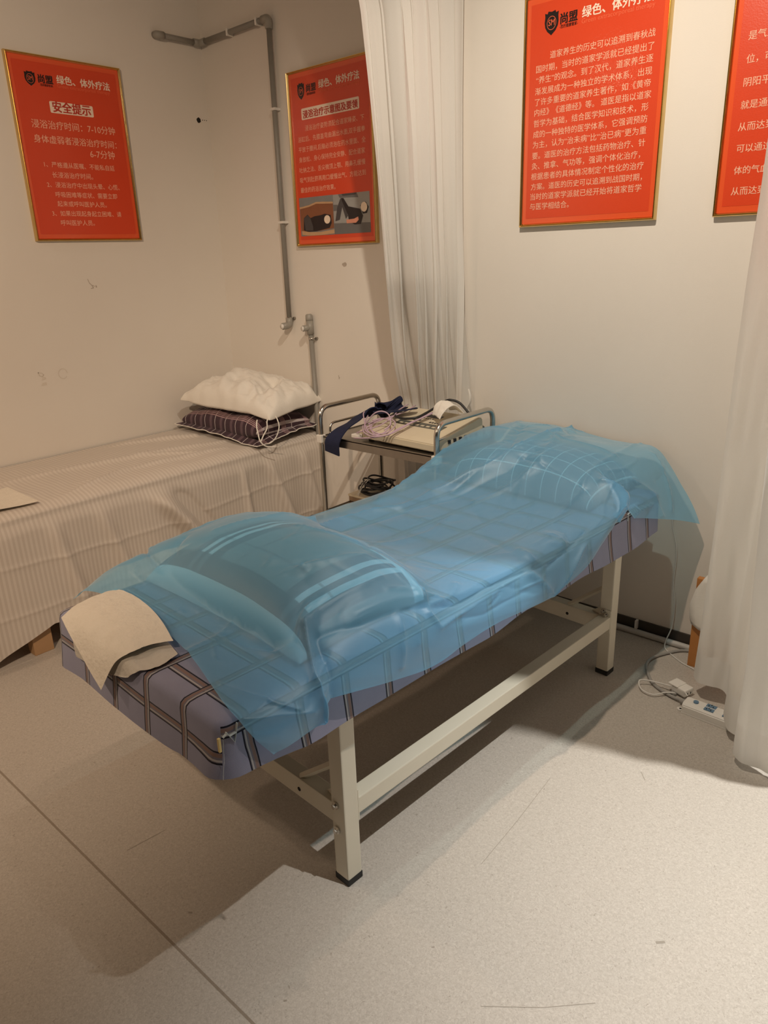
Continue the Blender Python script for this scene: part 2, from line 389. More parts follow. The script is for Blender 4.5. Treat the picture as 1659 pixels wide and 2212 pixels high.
stroke2(bm, on_left, [(1.878, 1.408), (1.886, 1.394), (1.872, 1.392)], 0.0035, 0.0007); stroke2(bm, on_left, [(1.900, 1.405), (1.902, 1.395)], 0.006, 0.0007)
obj('wall_scuff', bm, M['scuff'], wall_left)
bm = BM()
ring = [(1.659 + 0.022 * math.cos(a), 1.005 + 0.024 * math.sin(a)) for a in [k * 0.4 for k in range(15)]]
stroke2(bm, on_left, ring, 0.0045)
stroke2(bm, on_left, [(1.540, 1.026), (1.545, 1.010), (1.556, 1.004), (1.566, 1.012), (1.556, 1.022), (1.540, 1.026)], 0.005)
on_left(bm, [(1.550, 0.988), (1.573, 0.990), (1.572, 1.000), (1.558, 1.004)], 0.0007)
on_left(bm, [(1.543, 0.962), (1.572, 0.962), (1.571, 0.977), (1.553, 0.975)], 0.0007)
obj('wall_scuff', bm, M['scuff_pale'], wall_left)
bm = BM()
stroke2(bm, on_back, [(-2.692, 0.925), (-2.690, 0.912), (-2.690, 0.905)], 0.004); stroke2(bm, on_back, [(-2.690, 0.914), (-2.683, 0.912)], 0.003, 0.0008)
on_back(bm, blob(-2.612, 1.462, 0.014, 0.010, 10, 0.3, 5), 0.0005)
on_back(bm, blob(-2.897, 1.102, 0.005, 0.007, 9, 0.2, 6), 0.0007)
obj('wall_scuff', bm, M['scuff'], wall_back)

# ================================================================== posters
PW_, PH_ = 0.539, 0.766
bpy.context.view_layer.update()
def glyphs(body, x0, y0, x1, bold=0.0, ysc=1.0):
    """one line of lettering as mesh data: ink from x0 to x1, baseline y0"""
    cu = bpy.data.curves.new('line', 'FONT'); cu.body = body; cu.size = 1.0; cu.resolution_u = 2; cu.offset = bold
    o = bpy.data.objects.new('line', cu); COL.objects.link(o)
    bpy.context.view_layer.update()
    me = bpy.data.meshes.new_from_object(o.evaluated_get(bpy.context.evaluated_depsgraph_get()))
    co = np.empty(len(me.vertices) * 3, dtype=np.float32); me.vertices.foreach_get('co', co); co = co.reshape(-1, 3)
    faces = [tuple(f.vertices) for f in me.polygons]
    bpy.data.objects.remove(o); bpy.data.curves.remove(cu); bpy.data.meshes.remove(me)
    a, b = float(co[:, 0].min()), float(co[:, 0].max()); s = (x1 - x0) / (b - a)
    co = co * s; co[:, 0] += x0 - a * s; co[:, 1] = co[:, 1] * ysc + y0 + 0.0
    return co, faces
def lettering(name, lines, m, parent, z, bold=0.0, ysc=1.0):
    """every line of writing is its own part; bold lines are thickened by close overlaid copies"""
    o = None
    for body, x0, y0, x1 in lines:
        co, fs = glyphs(body, x0, y0, x1, 0.0, ysc)
        V, Fs = [], []
        em = (x1 - x0) / max(1, len(body))
        sh = [(0, 0)] if bold <= 0 else ([(-1, 0), (1, 0)] if bold < 0.01 else [(-1, -.6), (1, -.6), (1, .6), (-1, .6), (0, 0)])
        for k, (dx, dy) in enumerate(sh):
            off = len(V)
            V += [(float(c[0]) + dx * bold * em, float(c[1]) + dy * bold * em, z + 0.00006 * k) for c in co]; Fs += [tuple(i + off for i in f) for f in fs]
        me = bpy.data.meshes.new(name); me.from_pydata(V, [], Fs); me.update()
        o = link(name, me, m, parent)
    return o
def plate(bm, x0, x1, y0, y1, z, th=0.0004): return box(bm, x0, x1, y0, y1, z - th, z)
def poly(bm, pts, z):
    f = bm.faces.new([bm.verts.new((x, y, z)) for x, y in pts]); return bm
def rrect(x0, x1, y0, y1, r, n=5):
    out = []
    for cx, cy, a0 in ((x1 - r, y1 - r, 0), (x0 + r, y1 - r, 90), (x0 + r, y0 + r, 180), (x1 - r, y0 + r, 270)):
        for k in range(n + 1):
            a = math.radians(a0 + 90 * k / n); out.append((cx + r * math.cos(a), cy + r * math.sin(a)))
    return out
def frame_bm(w, h, fwid=0.012, dep=0.022):
    """moulded frame: profile swept round the rectangle with mitred corners"""
    prof = [(0.0, 0.0), (0.0, dep * 0.75), (fwid * 0.22, dep), (fwid * 0.45, dep * 0.86), (fwid * 0.6, dep * 0.97), (fwid * 0.9, dep * 0.72), (fwid, dep * 0.55), (fwid, 0.0)]
    bm = BM(); rings = []
    for sx, sy in ((0, 0), (1, 0), (1, 1), (0, 1)):
        rings.append([bm.verts.new(((w - q if sx else q), (h - q if sy else q), z)) for q, z in prof])
    for i in range(4):
        a, b = rings[i], rings[(i + 1) % 4]
        for k in range(len(prof) - 1):
            bm.faces.new((a[k], a[k + 1], b[k + 1], b[k]))
        bm.faces.new((a[-1], a[0], b[0], b[-1]))
    return bm
def shield(cx, cy, w, h):
    u, v = w / 2, h / 2
    return [(cx + u * a, cy + v * b) for a, b in ((-0.98, 0.86), (-0.62, 0.78), (-0.5, 0.98), (0.0, 0.90), (0.5, 0.98), (0.62, 0.78), (0.98, 0.86), (0.93, 0.55), (1.0, 0.1), (0.9, -0.3), (0.6, -0.65), (0.0, -1.0), (-0.6, -0.65), (-0.9, -0.3), (-1.0, 0.1), (-0.93, 0.55))]
ZF = 0.0125   # print plane, measured out from the wall
def poster(label, mtx, logo=True, header=None):
    root = thing('framed_poster', label, 'poster', group='red framed wall posters'); root.matrix_world = mtx
    obj('frame', frame_bm(PW_, PH_), M['gold'], root)
    ps = obj('print_sheet', box(BM(), 0.010, PW_ - 0.010, 0.010, PH_ - 0.010, 0.002, ZF), M['red_edge'], root)
    obj('red_field', plate(BM(), 0.026, PW_ - 0.026, 0.030, PH_ - 0.030, ZF + 0.0006, 0.0004), M['red'], ps)
    return root, root
def emblem(ps, cx, cy, w, h, names, sub, slogan, eng):
    z = ZF + 0.0012
    bm = poly(BM(), shield(cx, cy, w, h), z); e = obj('emblem', bm, M['ink_black'], ps)
    bm = BM(); R = w * 0.33
    for rr in (R,):
        n = 28
        for k in range(n):
            a, b = 2 * math.pi * k / n, 2 * math.pi * (k + 1) / n
            poly(bm, [(cx + rr * 0.92 * math.cos(a), cy + rr * 1.08 * math.sin(a)), (cx + rr * math.cos(a), cy + rr * 1.17 * math.sin(a)), (cx + rr * math.cos(b), cy + rr * 1.17 * math.sin(b)), (cx + rr * 0.92 * math.cos(b), cy + rr * 1.08 * math.sin(b))], z + 0.0004)
    obj('emblem_ring', bm, M['ink_orange'], e)
    lettering('emblem_letters', [('SM', cx - R * 0.68, cy - R * 0.42, cx + R * 0.68)], M['ink_orange'], e, z + 0.0004, 0.0, 1.25)
    lettering('logo_text', [('尚盟', *names)], M['ink_black'], ps, z, 0.035)
    lettering('tagline_text', [('-您的健康管家-', *sub)], M['ink_black'], ps, z, 0.012, 1.15)
    lettering('slogan_text', [('绿色、体外疗法', *slogan)], M['ink_cream'], ps, z, 0.022)
    lettering('english_text', [('Green extracorporeal therapy', *eng)], M['ink_orange'], ps, z)
def on_wall_back(x, z): return Matrix(((1, 0, 0, x), (0, 0, -1, WY), (0, 1, 0, z), (0, 0, 0, 1)))
def on_wall_left(y, z): return Matrix(((0, 0, 1, WX), (1, 0, 0, y), (0, 1, 0, z), (0, 0, 0, 1)))
ZT = ZF + 0.0012
# --- safety poster on the left wall
r1, s1 = poster('gold framed red safety poster on the left wall above the striped bed', on_wall_left(1.6393, 1.6109))
emblem(s1, 0.0978, 0.668, 0.048, 0.058, (0.134, 0.659, 0.200), (0.137, 0.6445, 0.199), (0.2185, 0.6650, 0.4755), (0.2170, 0.6465, 0.4720))
hp = obj('heading_plate', poly(BM(), rrect(0.167, 0.374, 0.541, 0.588, 0.006), ZT), M['ink_cream'], s1)
lettering('heading_text', [('安全提示', 0.180, 0.5495, 0.361)], M['ink_red'], hp, ZT + 0.0005, 0.03)
lettering('text_line', [('浸浴治疗时间：7-10分钟', 0.070, 0.4770, 0.4720), ('身体虚弱者浸浴治疗时间：', 0.0690, 0.4175, 0.4700), ('6-7分钟', 0.3270, 0.3700, 0.4530)], M['ink_pale'], s1, ZT, 0.004)
lettering('text_line', [('1、严格遵从医嘱、不能私自延', 0.096, 0.3175, 0.4425), ('长浸浴治疗时间。', 0.126, 0.2745, 0.3240), ('2、浸浴治疗中出现头晕、心慌、', 0.0935, 0.2330, 0.4545),
    ('呼吸困难等症状、需要立即', 0.126, 0.1920, 0.4348), ('起来或呼叫医护人员。', 0.128, 0.1525, 0.3730), ('3、如果出现起身起立困难、请', 0.0956, 0.1110, 0.4443), ('呼叫医护人员。', 0.1293, 0.0700, 0.2970)], M['ink_pale'], s1, ZT, 0.0)
# --- bathing posture poster, back wall, half behind the curtain
r2, s2 = poster('red poster with two photographs on the back wall beside the curtain', on_wall_back(-2.920, 1.554))
emblem(s2, 0.0915, 0.677, 0.047, 0.070, (0.128, 0.671, 0.191), (0.1266, 0.6555, 0.190), (0.2100, 0.6745, 0.4640), (0.2100, 0.6555, 0.4620))
hp = obj('heading_plate', poly(BM(), rrect(0.086, 0.457, 0.557, 0.605, 0.006), ZT), M['ink_cream'], s2)
lettering('heading_text', [('浸浴治疗示意图及要领', 0.096, 0.5655, 0.448)], M['ink_red'], hp, ZT + 0.0005, 0.03)
lettering('text_line', [('浸浴治疗姿势须配合道家睡姿、下', 0.1038, 0.5115, 0.4842), ('浴缸后、先膝盖弯曲漏出水面,双手握拳', 0.0515, 0.4670, 0.4874), ('平放于腰间,后脑必须泡在药水里面、全', 0.0509, 0.4235, 0.4879),
    ('身放松、身心保持完全安静、配合道家', 0.0497, 0.3800, 0.4825), ('吐纳之法、舌尖微顶上颚、用鼻孔缓慢', 0.0485, 0.3345, 0.4815), ('吸气到肚脐再用口缓慢出气、方能达到', 0.0473, 0.2905, 0.4820), ('最佳的药浴治疗效果。', 0.0480, 0.2460, 0.2860)], M['ink_pale'], s2, ZT, 0.0)
def pm(n, c, r=0.35): 
    if n not in M: M[n] = noise_mat(n, c, tuple(min(1, q * 1.25) for q in c), 30, r)
    return M[n]
GX = 0.005
ph = obj('printed_photo', poly(BM(), [(0.031, 0.047), (0.266, 0.047), (0.266, 0.222), (0.031, 0.222)], ZT), pm('photo_grey', (0.20, 0.205, 0.20)), s2)
def pic(par, name, m, *polys, z=1):
    b = BM()
    for q in polys: poly(b, q, ZT + 0.0003 * z)
    return obj(name, b, m, par)
wood = pm('photo_tub_wood', (0.22, 0.085, 0.04)); woodl = pm('photo_tub_rim', (0.50, 0.31, 0.17)); blk = pm('photo_black', (0.012, 0.012, 0.014)); dk = pm('photo_dark_grey', (0.055, 0.055, 0.058)); lt = pm('photo_light_grey', (0.30, 0.30, 0.29)); mid = pm('photo_mid_grey', (0.13, 0.13, 0.13)); skin = pm('photo_skin', (0.62, 0.26, 0.17)); ov = pm('photo_cream_oval', (0.80, 0.66, 0.52))
pic(ph, 'printed_tub', wood, [(0.034, 0.175), (0.055, 0.176), (0.10, 0.181), (0.15, 0.192), (0.20, 0.190), (0.235, 0.187), (0.264, 0.186), (0.264, 0.075), (0.15, 0.066), (0.034, 0.070)])
pic(ph, 'printed_rim', woodl, [(0.033, 0.181), (0.055, 0.182), (0.10, 0.187), (0.15, 0.198), (0.20, 0.196), (0.264, 0.192), (0.264, 0.184), (0.20, 0.187), (0.15, 0.190), (0.10, 0.179), (0.033, 0.172)],
    [(0.040, 0.072), (0.10, 0.064), (0.17, 0.062), (0.266, 0.070), (0.266, 0.052), (0.17, 0.047), (0.09, 0.048), (0.040, 0.054)], z=3)
pic(ph, 'printed_figure', blk, [(0.052, 0.075), (0.058, 0.13), (0.085, 0.145), (0.105, 0.128), (0.135, 0.135), (0.175, 0.137), (0.205, 0.142), (0.245, 0.135), (0.250, 0.10), (0.235, 0.078), (0.14, 0.066), (0.08, 0.066)], z=2)
pic(ph, 'printed_trousers', dk, [(0.058, 0.128), (0.085, 0.143), (0.105, 0.126), (0.120, 0.09), (0.12, 0.07), (0.066, 0.072)], z=3)
pic(ph, 'printed_oval', ov, [(0.221 + 0.021 * math.cos(a), 0.116 + 0.019 * math.sin(a)) for a in [k * math.pi / 10 for k in range(20)]], z=4)
ph2 = obj('printed_photo', poly(BM(), [(0.266, 0.047), (0.500, 0.047), (0.500, 0.221), (0.266, 0.221)], ZT), lt, s2)
pic(ph2, 'printed_background', mid, [(0.266, 0.047), (0.50, 0.047), (0.50, 0.090), (0.266, 0.096)], [(0.30, 0.221), (0.42, 0.221), (0.43, 0.200), (0.31, 0.205)], [(0.266, 0.178), (0.295, 0.176), (0.295, 0.15), (0.266, 0.15)])
pic(ph2, 'printed_shelf', dk, [(0.325, 0.221), (0.42, 0.221), (0.415, 0.212), (0.33, 0.212)], z=2)
pic(ph2, 'printed_trousers', dk, [(0.275, 0.105), (0.292, 0.165), (0.315, 0.203), (0.345, 0.165), (0.36, 0.125), (0.345, 0.112), (0.325, 0.165), (0.305, 0.11)], z=3)
pic(ph2, 'printed_figure', blk, [(0.318, 0.203), (0.335, 0.203), (0.365, 0.165), (0.44, 0.150), (0.455, 0.12), (0.44, 0.085), (0.40, 0.085), (0.365, 0.10), (0.36, 0.130), (0.345, 0.155)], [(0.44, 0.165), (0.475, 0.178), (0.492, 0.155), (0.48, 0.13), (0.455, 0.128)], z=4)
pic(ph2, 'printed_hand', skin, [(0.348, 0.108), (0.40, 0.110), (0.425, 0.118), (0.428, 0.104), (0.41, 0.092), (0.35, 0.092)], z=5)
pic(ph2, 'printed_oval', ov, [(0.464 + 0.020 * math.cos(a), 0.157 + 0.021 * math.sin(a)) for a in [k * math.pi / 10 for k in range(20)]], z=6)
# --- history poster, back wall above the treatment bed
r3, s3 = poster('large red text poster with glare on the back wall above the blue draped bed', on_wall_back(-1.634, 1.584))
emblem(s3, 0.1085, 0.668, 0.055, 0.075, (0.1435, 0.660, 0.208), (0.1412, 0.6450, 0.2104), (0.2260, 0.6625, 0.4760), (0.2245, 0.6430, 0.4820))
P3 = ['道家养生的历史可以追溯到春秋战', '国时期，当时的道家学派就已经提出了', '“养生”的观念。到了汉代，道家养生逐', '渐发展成为一种独立的学术体系，出现', '了许多重要的道家养生著作，如《黄帝', '内经》《道德经》等。 道医是指以道家', '哲学为基础，结合医学知识和技术，形', '成的一种独特的医学体系，它强调预防', '为主，认为“治未病”比“治已病”更为重', '要。道医的治疗方法包括药物治疗、针', '灸、推拿、气功等，强调个体化治疗，', '根据患者的具体情况制定个性化的治疗', '方案。道医的历史可以追溯到战国时期，', '当时的道家学派就已经开始将道家哲学', '与医学相结合。']
X3 = [(0.1074, 0.4898), (0.0527, 0.4891), (0.0541, 0.4887), (0.0511, 0.4884), (0.0511, 0.4862), (0.0507, 0.4910), (0.0494, 0.4850), (0.0485, 0.4846), (0.0481, 0.4840), (0.0472, 0.4835), (0.0462, 0.4690), (0.0453, 0.4840), (0.0453, 0.4814), (0.0443, 0.4816), (0.0433, 0.2083)]
Y3 = [0.559, 0.521, 0.486, 0.450, 0.415, 0.381, 0.345, 0.309, 0.274, 0.237, 0.2015, 0.1658, 0.1306, 0.0956, 0.0608]
lettering('text_line', [(t, a, y + 0.0015, b) for t, (a, b), y in zip(P3, X3, Y3)], M['ink_pale'], s3, ZT, 0.003)
# --- fourth poster, cut by the frame edge
r4, s4 = poster('red text poster at the far right, partly hidden by the white curtain', on_wall_back(-0.9026, 1.582))
P4 = [('是气血', 0.0500, 0.4965, 0.1270), ('位，可', 0.0516, 0.4345, 0.1270), ('阴阳平', 0.0507, 0.3720, 0.1270), ('就是通过', 0.0505, 0.3100, 0.1520), ('从而达到', 0.0495, 0.2490, 0.1520), ('可以通过', 0.0520, 0.1880, 0.1530), ('体的气血', 0.0515, 0.1250, 0.1530), ('从而达到治', 0.0502, 0.0640, 0.1790)]
lettering('text_line', P4, M['ink_pale'], s4, ZT, 0.006)

# ================================================================== pipes on the walls
PR = 0.0125
t = thing('water_pipe', 'grey pipe running round the room corner and down the back wall to a capped elbow', 'pipe', (-3.01, WY, 1.18), 0, 'grey wall pipes')
def rel(o, *pts): return [Vector(q) - Vector(o.location) for q in pts]
yp = WY - 0.024; xl = WX + 0.024
obj('pipe_run', tube(BM(), rel(t, (xl, 2.415, 2.551), (xl, 2.640, 2.551)), PR, 14), M['grey_pipe'], t, True)
obj('pipe_run', tube(BM(), rel(t, (xl + 0.02, yp, 2.553), (-3.03, yp, 2.559)), PR, 14), M['grey_pipe'], t, True)
obj('pipe_run', tube(BM(), rel(t, (-3.008, yp, 2.545), (-3.014, yp, 1.19)), PR, 14), M['grey_pipe'], t, True)
obj('elbow', tube(BM(), rel(t, (xl - 0.022, 2.405, 2.551), (xl - 0.004, 2.405, 2.551), (xl, 2.412, 2.551), (xl, 2.440, 2.551)), 0.0175, 14), M['grey_joint'], t, True)
obj('elbow', tube(BM(), arc_path(rel(t, (xl, 2.615, 2.551), (xl, yp, 2.552), (xl + 0.042, yp, 2.553)), 0.02), 0.017, 14), M['grey_joint'], t, True)
obj('elbow', tube(BM(), arc_path(rel(t, (-3.05, yp, 2.5585), (-3.0085, yp, 2.559), (-3.0087, yp, 2.515)), 0.016), 0.0175, 14), M['grey_joint'], t, True)
e = obj('elbow', tube(BM(), arc_path(rel(t, (-3.014, yp, 1.205), (-3.0145, yp, 1.166), (-3.018, yp - 0.045, 1.164)), 0.018), 0.0178, 14), M['grey_joint'], t, True)
obj('end_cap', tube(BM(), rel(t, (-3.018, yp - 0.045, 1.164), (-3.0185, yp - 0.053, 1.164)), 0.0135, 14), M['white_pl'], e, True)
for a in ((-3.305, 2.5563), (-3.085, 2.5583)):
    b = BM(); box(b, a[0] - 0.006, a[0] + 0.006, yp - 0.0155, WY, a[1] - 0.0165, a[1] + 0.0155, 0.003)
    bmesh.ops.translate(b, verts=b.verts, vec=-Vector(t.location)); obj('pipe_clip', b, M['white_pl'], t)
for zc in (2.18, 1.672):
    b = BM(); box(b, -3.028 if zc < 2 else -3.026, -2.992, yp - 0.0155, WY, zc - 0.006, zc + 0.006, 0.002)
    bmesh.ops.translate(b, verts=b.verts, vec=-Vector(t.location)); obj('pipe_clip', b, M['white_pl'], t)
def metal_clamp(t, x, z):
    b = BM(); tube(b, rel(t, (x, yp, z - 0.005), (x, yp, z + 0.005)), 0.0152, 14)
    c = obj('pipe_clamp', b, M['steel'], t, True)
    b = BM(); cyl(b, *rel(t, (x + 0.020, WY - 0.012, z), (x + 0.020, WY, z)), 0.007, 10); box(b, *[q for q in (x + 0.012 - t.location.x, x + 0.020 - t.location.x, WY - 0.02 - t.location.y, WY - 0.006 - t.location.y, z - 0.003 - t.location.z, z + 0.003 - t.location.z)])
    obj('clamp_screw', b, M['steel_tray'], c)
metal_clamp(t, -3.0135, 1.202)
t = thing('water_pipe', 'grey capped pipe stub with a tee rising from behind the striped bed', 'pipe', (-2.86, WY, 0.6), 0, 'grey wall pipes')
obj('pipe_run', tube(BM(), rel(t, (-2.856, yp, 1.14), (-2.832, yp, 0.02)), PR, 14), M['grey_pipe'], t, True)
b = BM(); tube(b, rel(t, (-2.860, yp, 1.195), (-2.8565, yp, 1.125)), 0.0175, 14)
te = obj('tee_joint', b, M['grey_joint'], t, True)
obj('side_outlet', tube(BM(), rel(t, (-2.859, yp, 1.160), (-2.868, yp - 0.040, 1.158)), 0.0155, 14), M['grey_joint'], te, True)
obj('outlet_rim', tube(BM(), rel(t, (-2.868, yp - 0.040, 1.158), (-2.8695, yp - 0.046, 1.158)), 0.0125, 14), M['white_pl'], te, True)
obj('end_cap', tube(BM(), rel(t, (-2.8605, yp, 1.195), (-2.861, yp, 1.205), (-2.8615, yp, 1.222), (-2.862, yp, 1.228)), [0.0185, 0.0185, 0.0175, 0.012], 14), M['grey_joint'], t, True)
metal_clamp(t, -2.853, 1.105)
# conduit along the foot of the back wall
t = thing('floor_conduit', 'pale conduit lying along the foot of the back wall behind the draped bed', 'pipe', (-1.0, WY - 0.024, 0.0))
obj('conduit_tube', tube(BM(), [(-2.0, 0, 0.0125), (1.4, 0, 0.0125)], 0.0122, 12), M['conduit'], t, True)
for x in (-0.03, -1.2, 0.9): obj('conduit_clip', box(BM(), x - 0.005, x + 0.005, -0.003, 0.0155, 0.024, 0.062, 0.002), M['white_pl'], t)

# ================================================================== treatment bed (local axes: s along the bed from its foot, t across from its right edge)
TH = math.radians(3.1)
F0 = Vector((-1.025, 0.653, 0.0)); US = Vector((math.sin(TH), math.cos(TH), 0)); UT = Vector((-math.cos(TH), math.sin(TH), 0))
def bw(s, t, z): return F0 + US * s + UT * t + Vector((0, 0, z))
# bed frames are built in (t,s,z)-> local x = -t, y = s, turned by -TH about z
BED_ROT = -TH
def bedbox(bm, s0, s1, t0, t1, z0, z1, bev=0.002): return box(bm, -t1, -t0, s0, s1, z0, z1, bev)
BW_, BL = 0.745, 1.865
bed = thing('massage_bed', 'cream steel framed massage bed standing under the blue drape', 'bed', F0, BED_ROT)
LW = 0.047
for s0 in (0.331, 1.638):
    for t0 in (0.043, BW_ - 0.043 - LW):
        lg = obj('leg', bedbox(BM(), s0, s0 + LW, t0, t0 + LW, 0.012, 0.558, 0.004), M['cream'], bed)
        obj('rubber_foot', bedbox(BM(), s0 - 0.0015, s0 + LW + 0.0015, t0 - 0.0015, t0 + LW + 0.0015, 0.0, 0.020, 0.003), M['rubber'], lg)
for t0 in (0.045, BW_ - 0.045 - LW + 0.002):
    r = obj('side_rail', bedbox(BM(), 0.331 + LW + 0.003, 1.638 - 0.003, t0, t0 + LW - 0.004, 0.196, 0.243, 0.003), M['cream'], bed)
    for s0 in (0.331 + LW, 1.638 - 0.004):
        obj('end_plate', bedbox(BM(), s0, s0 + 0.004, t0 - 0.001, t0 + LW - 0.002, 0.178, 0.268, 0.001), M['cream'], r)
for k, s0 in enumerate((0.336, 1.643)):
    cr_ = obj('cross_rail', bedbox(BM(), s0, s0 + 0.042, 0.043 + LW, BW_ - 0.043 - LW, 0.172, 0.232, 0.003), M['cream'], bed)
    for tt in (0.224,):
        b = BM(); cyl(b, (-tt, s0 - 0.0008, 0.197), (-tt, s0 + 0.002, 0.197), 0.006, 12); obj('bolt_hole', b, M['dark_hole'], cr_)
    # folded corner gussets
    for sg, tt in ((1, 0.043 + LW), (-1, BW_ - 0.043 - LW)):
        b = BM()
        a = [b.verts.new(q) for q in ((-tt, s0 + 0.038, 0.2335), (-tt - sg * 0.045, s0 + 0.021, 0.2335), (-tt, s0 + 0.008, 0.2335), (-tt, s0 + 0.038, 0.262), (-tt, s0 + 0.008, 0.262))]
        for q in ((0, 1, 2), (0, 3, 1), (1, 4, 2), (3, 4, 1), (0, 2, 4, 3)): b.faces.new([a[i] for i in q])
        obj('gusset', b, M['cream'], cr_)
    b = BM(); tube(b, [(-0.226, s0 + 0.012, 0.229), (-0.086, s0 + 0.026, 0.342)], 0.0092, 4); obj('brace', b, M['cream'], bed)
for s0, zz in ((0.331, (0.237, 0.163)),):
    for t0 in (0.043 + LW * 0.62, BW_ - 0.043 - LW * 0.62):
        for z in zz:
            b = BM(); cyl(b, (-t0, s0, z), (-t0, s0 - 0.004, z), 0.0105, 16); cyl(b, (-t0, s0 - 0.004, z), (-t0, s0 - 0.011, z), 0.0065, 6); obj('bolt', b, M['bolt'], bed)
for z in (0.262, 0.250):
    b = BM(); cyl(b, (-0.060 - (z - 0.25), 1.638, z), (-0.060 - (z - 0.25), 1.628, z), 0.0085, 8); cyl(b, (-0.060 - (z - 0.25), 1.628, z), (-0.060 - (z - 0.25), 1.618, z), 0.0045, 8); obj('bolt', b, M['bolt'], bed)
obj('bed_base', bedbox(BM(), 0.03, BL - 0.03, 0.03, BW_ - 0.03, 0.558, 0.574, 0.003), M['rubber'], bed)
obj('mattress', bedbox(BM(), 0.012, BL - 0.012, 0.012, BW_ - 0.012, 0.576, 0.662, 0.012), M['mattress'], bed)

# fitted check cover: rings from the top outwards and down to a slightly wavy hem
def cover():
    bm = BM(); ul = bm.loops.layers.uv.new('unrolled')
    NS, NTt, NC = 46, 22, 6
    def ring(off, z, r, flare):
        pts = []
        x0, x1, y0, y1 = -off, BW_ + off, -off, BL + off   # t and s limits
        def add(t, s, nt, ns):
            w = flare * (0.5 + 0.5 * math.sin(s * 23 + t * 31)) * 0.6
            ph = noise.noise(Vector((s * 5, t * 5, z * 3))) if flare else 0
            zz = z + ((0.012 * noise.noise(Vector((s * 4.0 + 3, t * 4.0, 1.7))) + 0.036 * max(0, 1 - math.hypot(t, s) / 0.2)) * sm(flare, 0.1, 1.0))
            k = flare * (0.006 + 0.010 * ph)
            if flare and (abs(t) < 0.14 and s < 0.16): k += flare * 0.012 * (1 - max(abs(t), abs(s)) / 0.16)
            pts.append((t + nt * k, s + ns * k, zz))
        for k in range(NS): add(x0, y0 + r + (y1 - y0 - 2 * r) * k / NS, -1, 0)
        for k in range(NC): a = math.pi - math.pi / 2 * k / NC; add(x0 + r + r * math.cos(a), y1 - r + r * math.sin(a), math.cos(a), math.sin(a))
        for k in range(NTt): add(x0 + r + (x1 - x0 - 2 * r) * k / NTt, y1, 0, 1)
        for k in range(NC): a = math.pi / 2 - math.pi / 2 * k / NC; add(x1 - r + r * math.cos(a), y1 - r + r * math.sin(a), math.cos(a), math.sin(a))
        for k in range(NS): add(x1, y1 - r - (y1 - y0 - 2 * r) * k / NS, 1, 0)
        for k in range(NC): a = -math.pi / 2 * k / NC; add(x1 - r + r * math.cos(a), y0 + r + r * math.sin(a), math.cos(a), math.sin(a))
        for k in range(NTt): add(x1 - r - (x1 - x0 - 2 * r) * k / NTt, y0, 0, -1)
        for k in range(NC): a = -math.pi / 2 - math.pi / 2 * k / NC; add(x0 + r + r * math.cos(a), y0 + r + r * math.sin(a), math.cos(a), math.sin(a))
        return pts
    specs = [(-0.10, 0.672, 0.02, 0), (-0.030, 0.672, 0.02, 0), (-0.012, 0.670, 0.022, 0), (-0.003, 0.664, 0.024, 0), (0.0, 0.652, 0.026, 0), (0.001, 0.63, 0.028, 0.15), (0.002, 0.60, 0.03, 0.35), (0.004, 0.575, 0.034, 0.6), (0.006, 0.552, 0.038, 0.8), (0.008, 0.528, 0.042, 1.0)]
    rings = [[(bm.verts.new((-t, s, z)), t, s, z) for t, s, z in ring(*sp)] for sp in specs]
    n = len(rings[0])
    def uvof(t, s, z, side):
        d = 0.672 - z
        return {'top': (s, t), 'r': (s, -d), 'l': (s, BW_ + d), 'f': (-d, t), 'h': (BL + d, t)}[side]
    for a, b_ in zip(rings[:-1], rings[1:]):
        for k in range(n):
            q = (a[k], a[(k + 1) % n], b_[(k + 1) % n], b_[k])
            f = bm.faces.new([v[0] for v in q]); f.smooth = True
            mt = sum(v[1] for v in b_[k:k + 1]) ; ms = b_[k][2]
            zc = sum(v[3] for v in q) / 4
            if zc > 0.667: side = 'top'
            else:
                dr, dl, df, dh = b_[k][1] + b_[(k + 1) % n][1], 2 * BW_ - b_[k][1] - b_[(k + 1) % n][1], b_[k][2] + b_[(k + 1) % n][2], 2 * BL - b_[k][2] - b_[(k + 1) % n][2]
                side = min((dr, 'r'), (dl, 'l'), (df, 'f'), (dh, 'h'))[1]
            for lp, v in zip(f.loops, q): lp[ul].uv = uvof(v[1], v[2], v[3], side)
    f = bm.faces.new([v[0] for v in rings[0]])
    for lp, v in zip(f.loops, rings[0]): lp[ul].uv = (v[2], v[1])
    return bm
cov = obj('bed_cover', cover(), M['bed_plaid'])
cov.location = F0; cov.rotation_euler = (0, 0, BED_ROT)
tag(cov, 'blue grey check fitted cover on the massage bed mattress', 'bed cover')
# hem stitching, corner seam, tag and pale letter marks
def hem_pt(s, t): return (-t, s, 0.0)
b = BM(); tube(b, [(0.0045, 0.004, 0.645), (0.008, -0.001, 0.60), (0.012, -0.008, 0.582), (0.015, -0.012, 0.568)], 0.0005, 5); obj('corner_seam', b, M['mark_white'], cov)
b = BM(); box(b, 0.0005, 0.006, -0.007, -0.0015, 0.622, 0.652, 0.0008); obj('yellow_tag', b, M['thread_yellow'], cov)
def letter_mark(strokes, s0, z0, w):
    b = BM()
    for pts in strokes: tube(b, [(0.0048, s0 + a, z0 + c) for a, c in pts], w, 6, True, 0.0012)
    return b
obj('letter_mark', letter_mark([[(0.0, 0.026), (0.016, -0.004), (0.026, 0.034)], [(0.006, 0.014), (0.021, 0.016)], [(-0.008, 0.018), (0.002, 0.024)]], 0.012, 0.632, 0.003), M['mark_white'], cov)
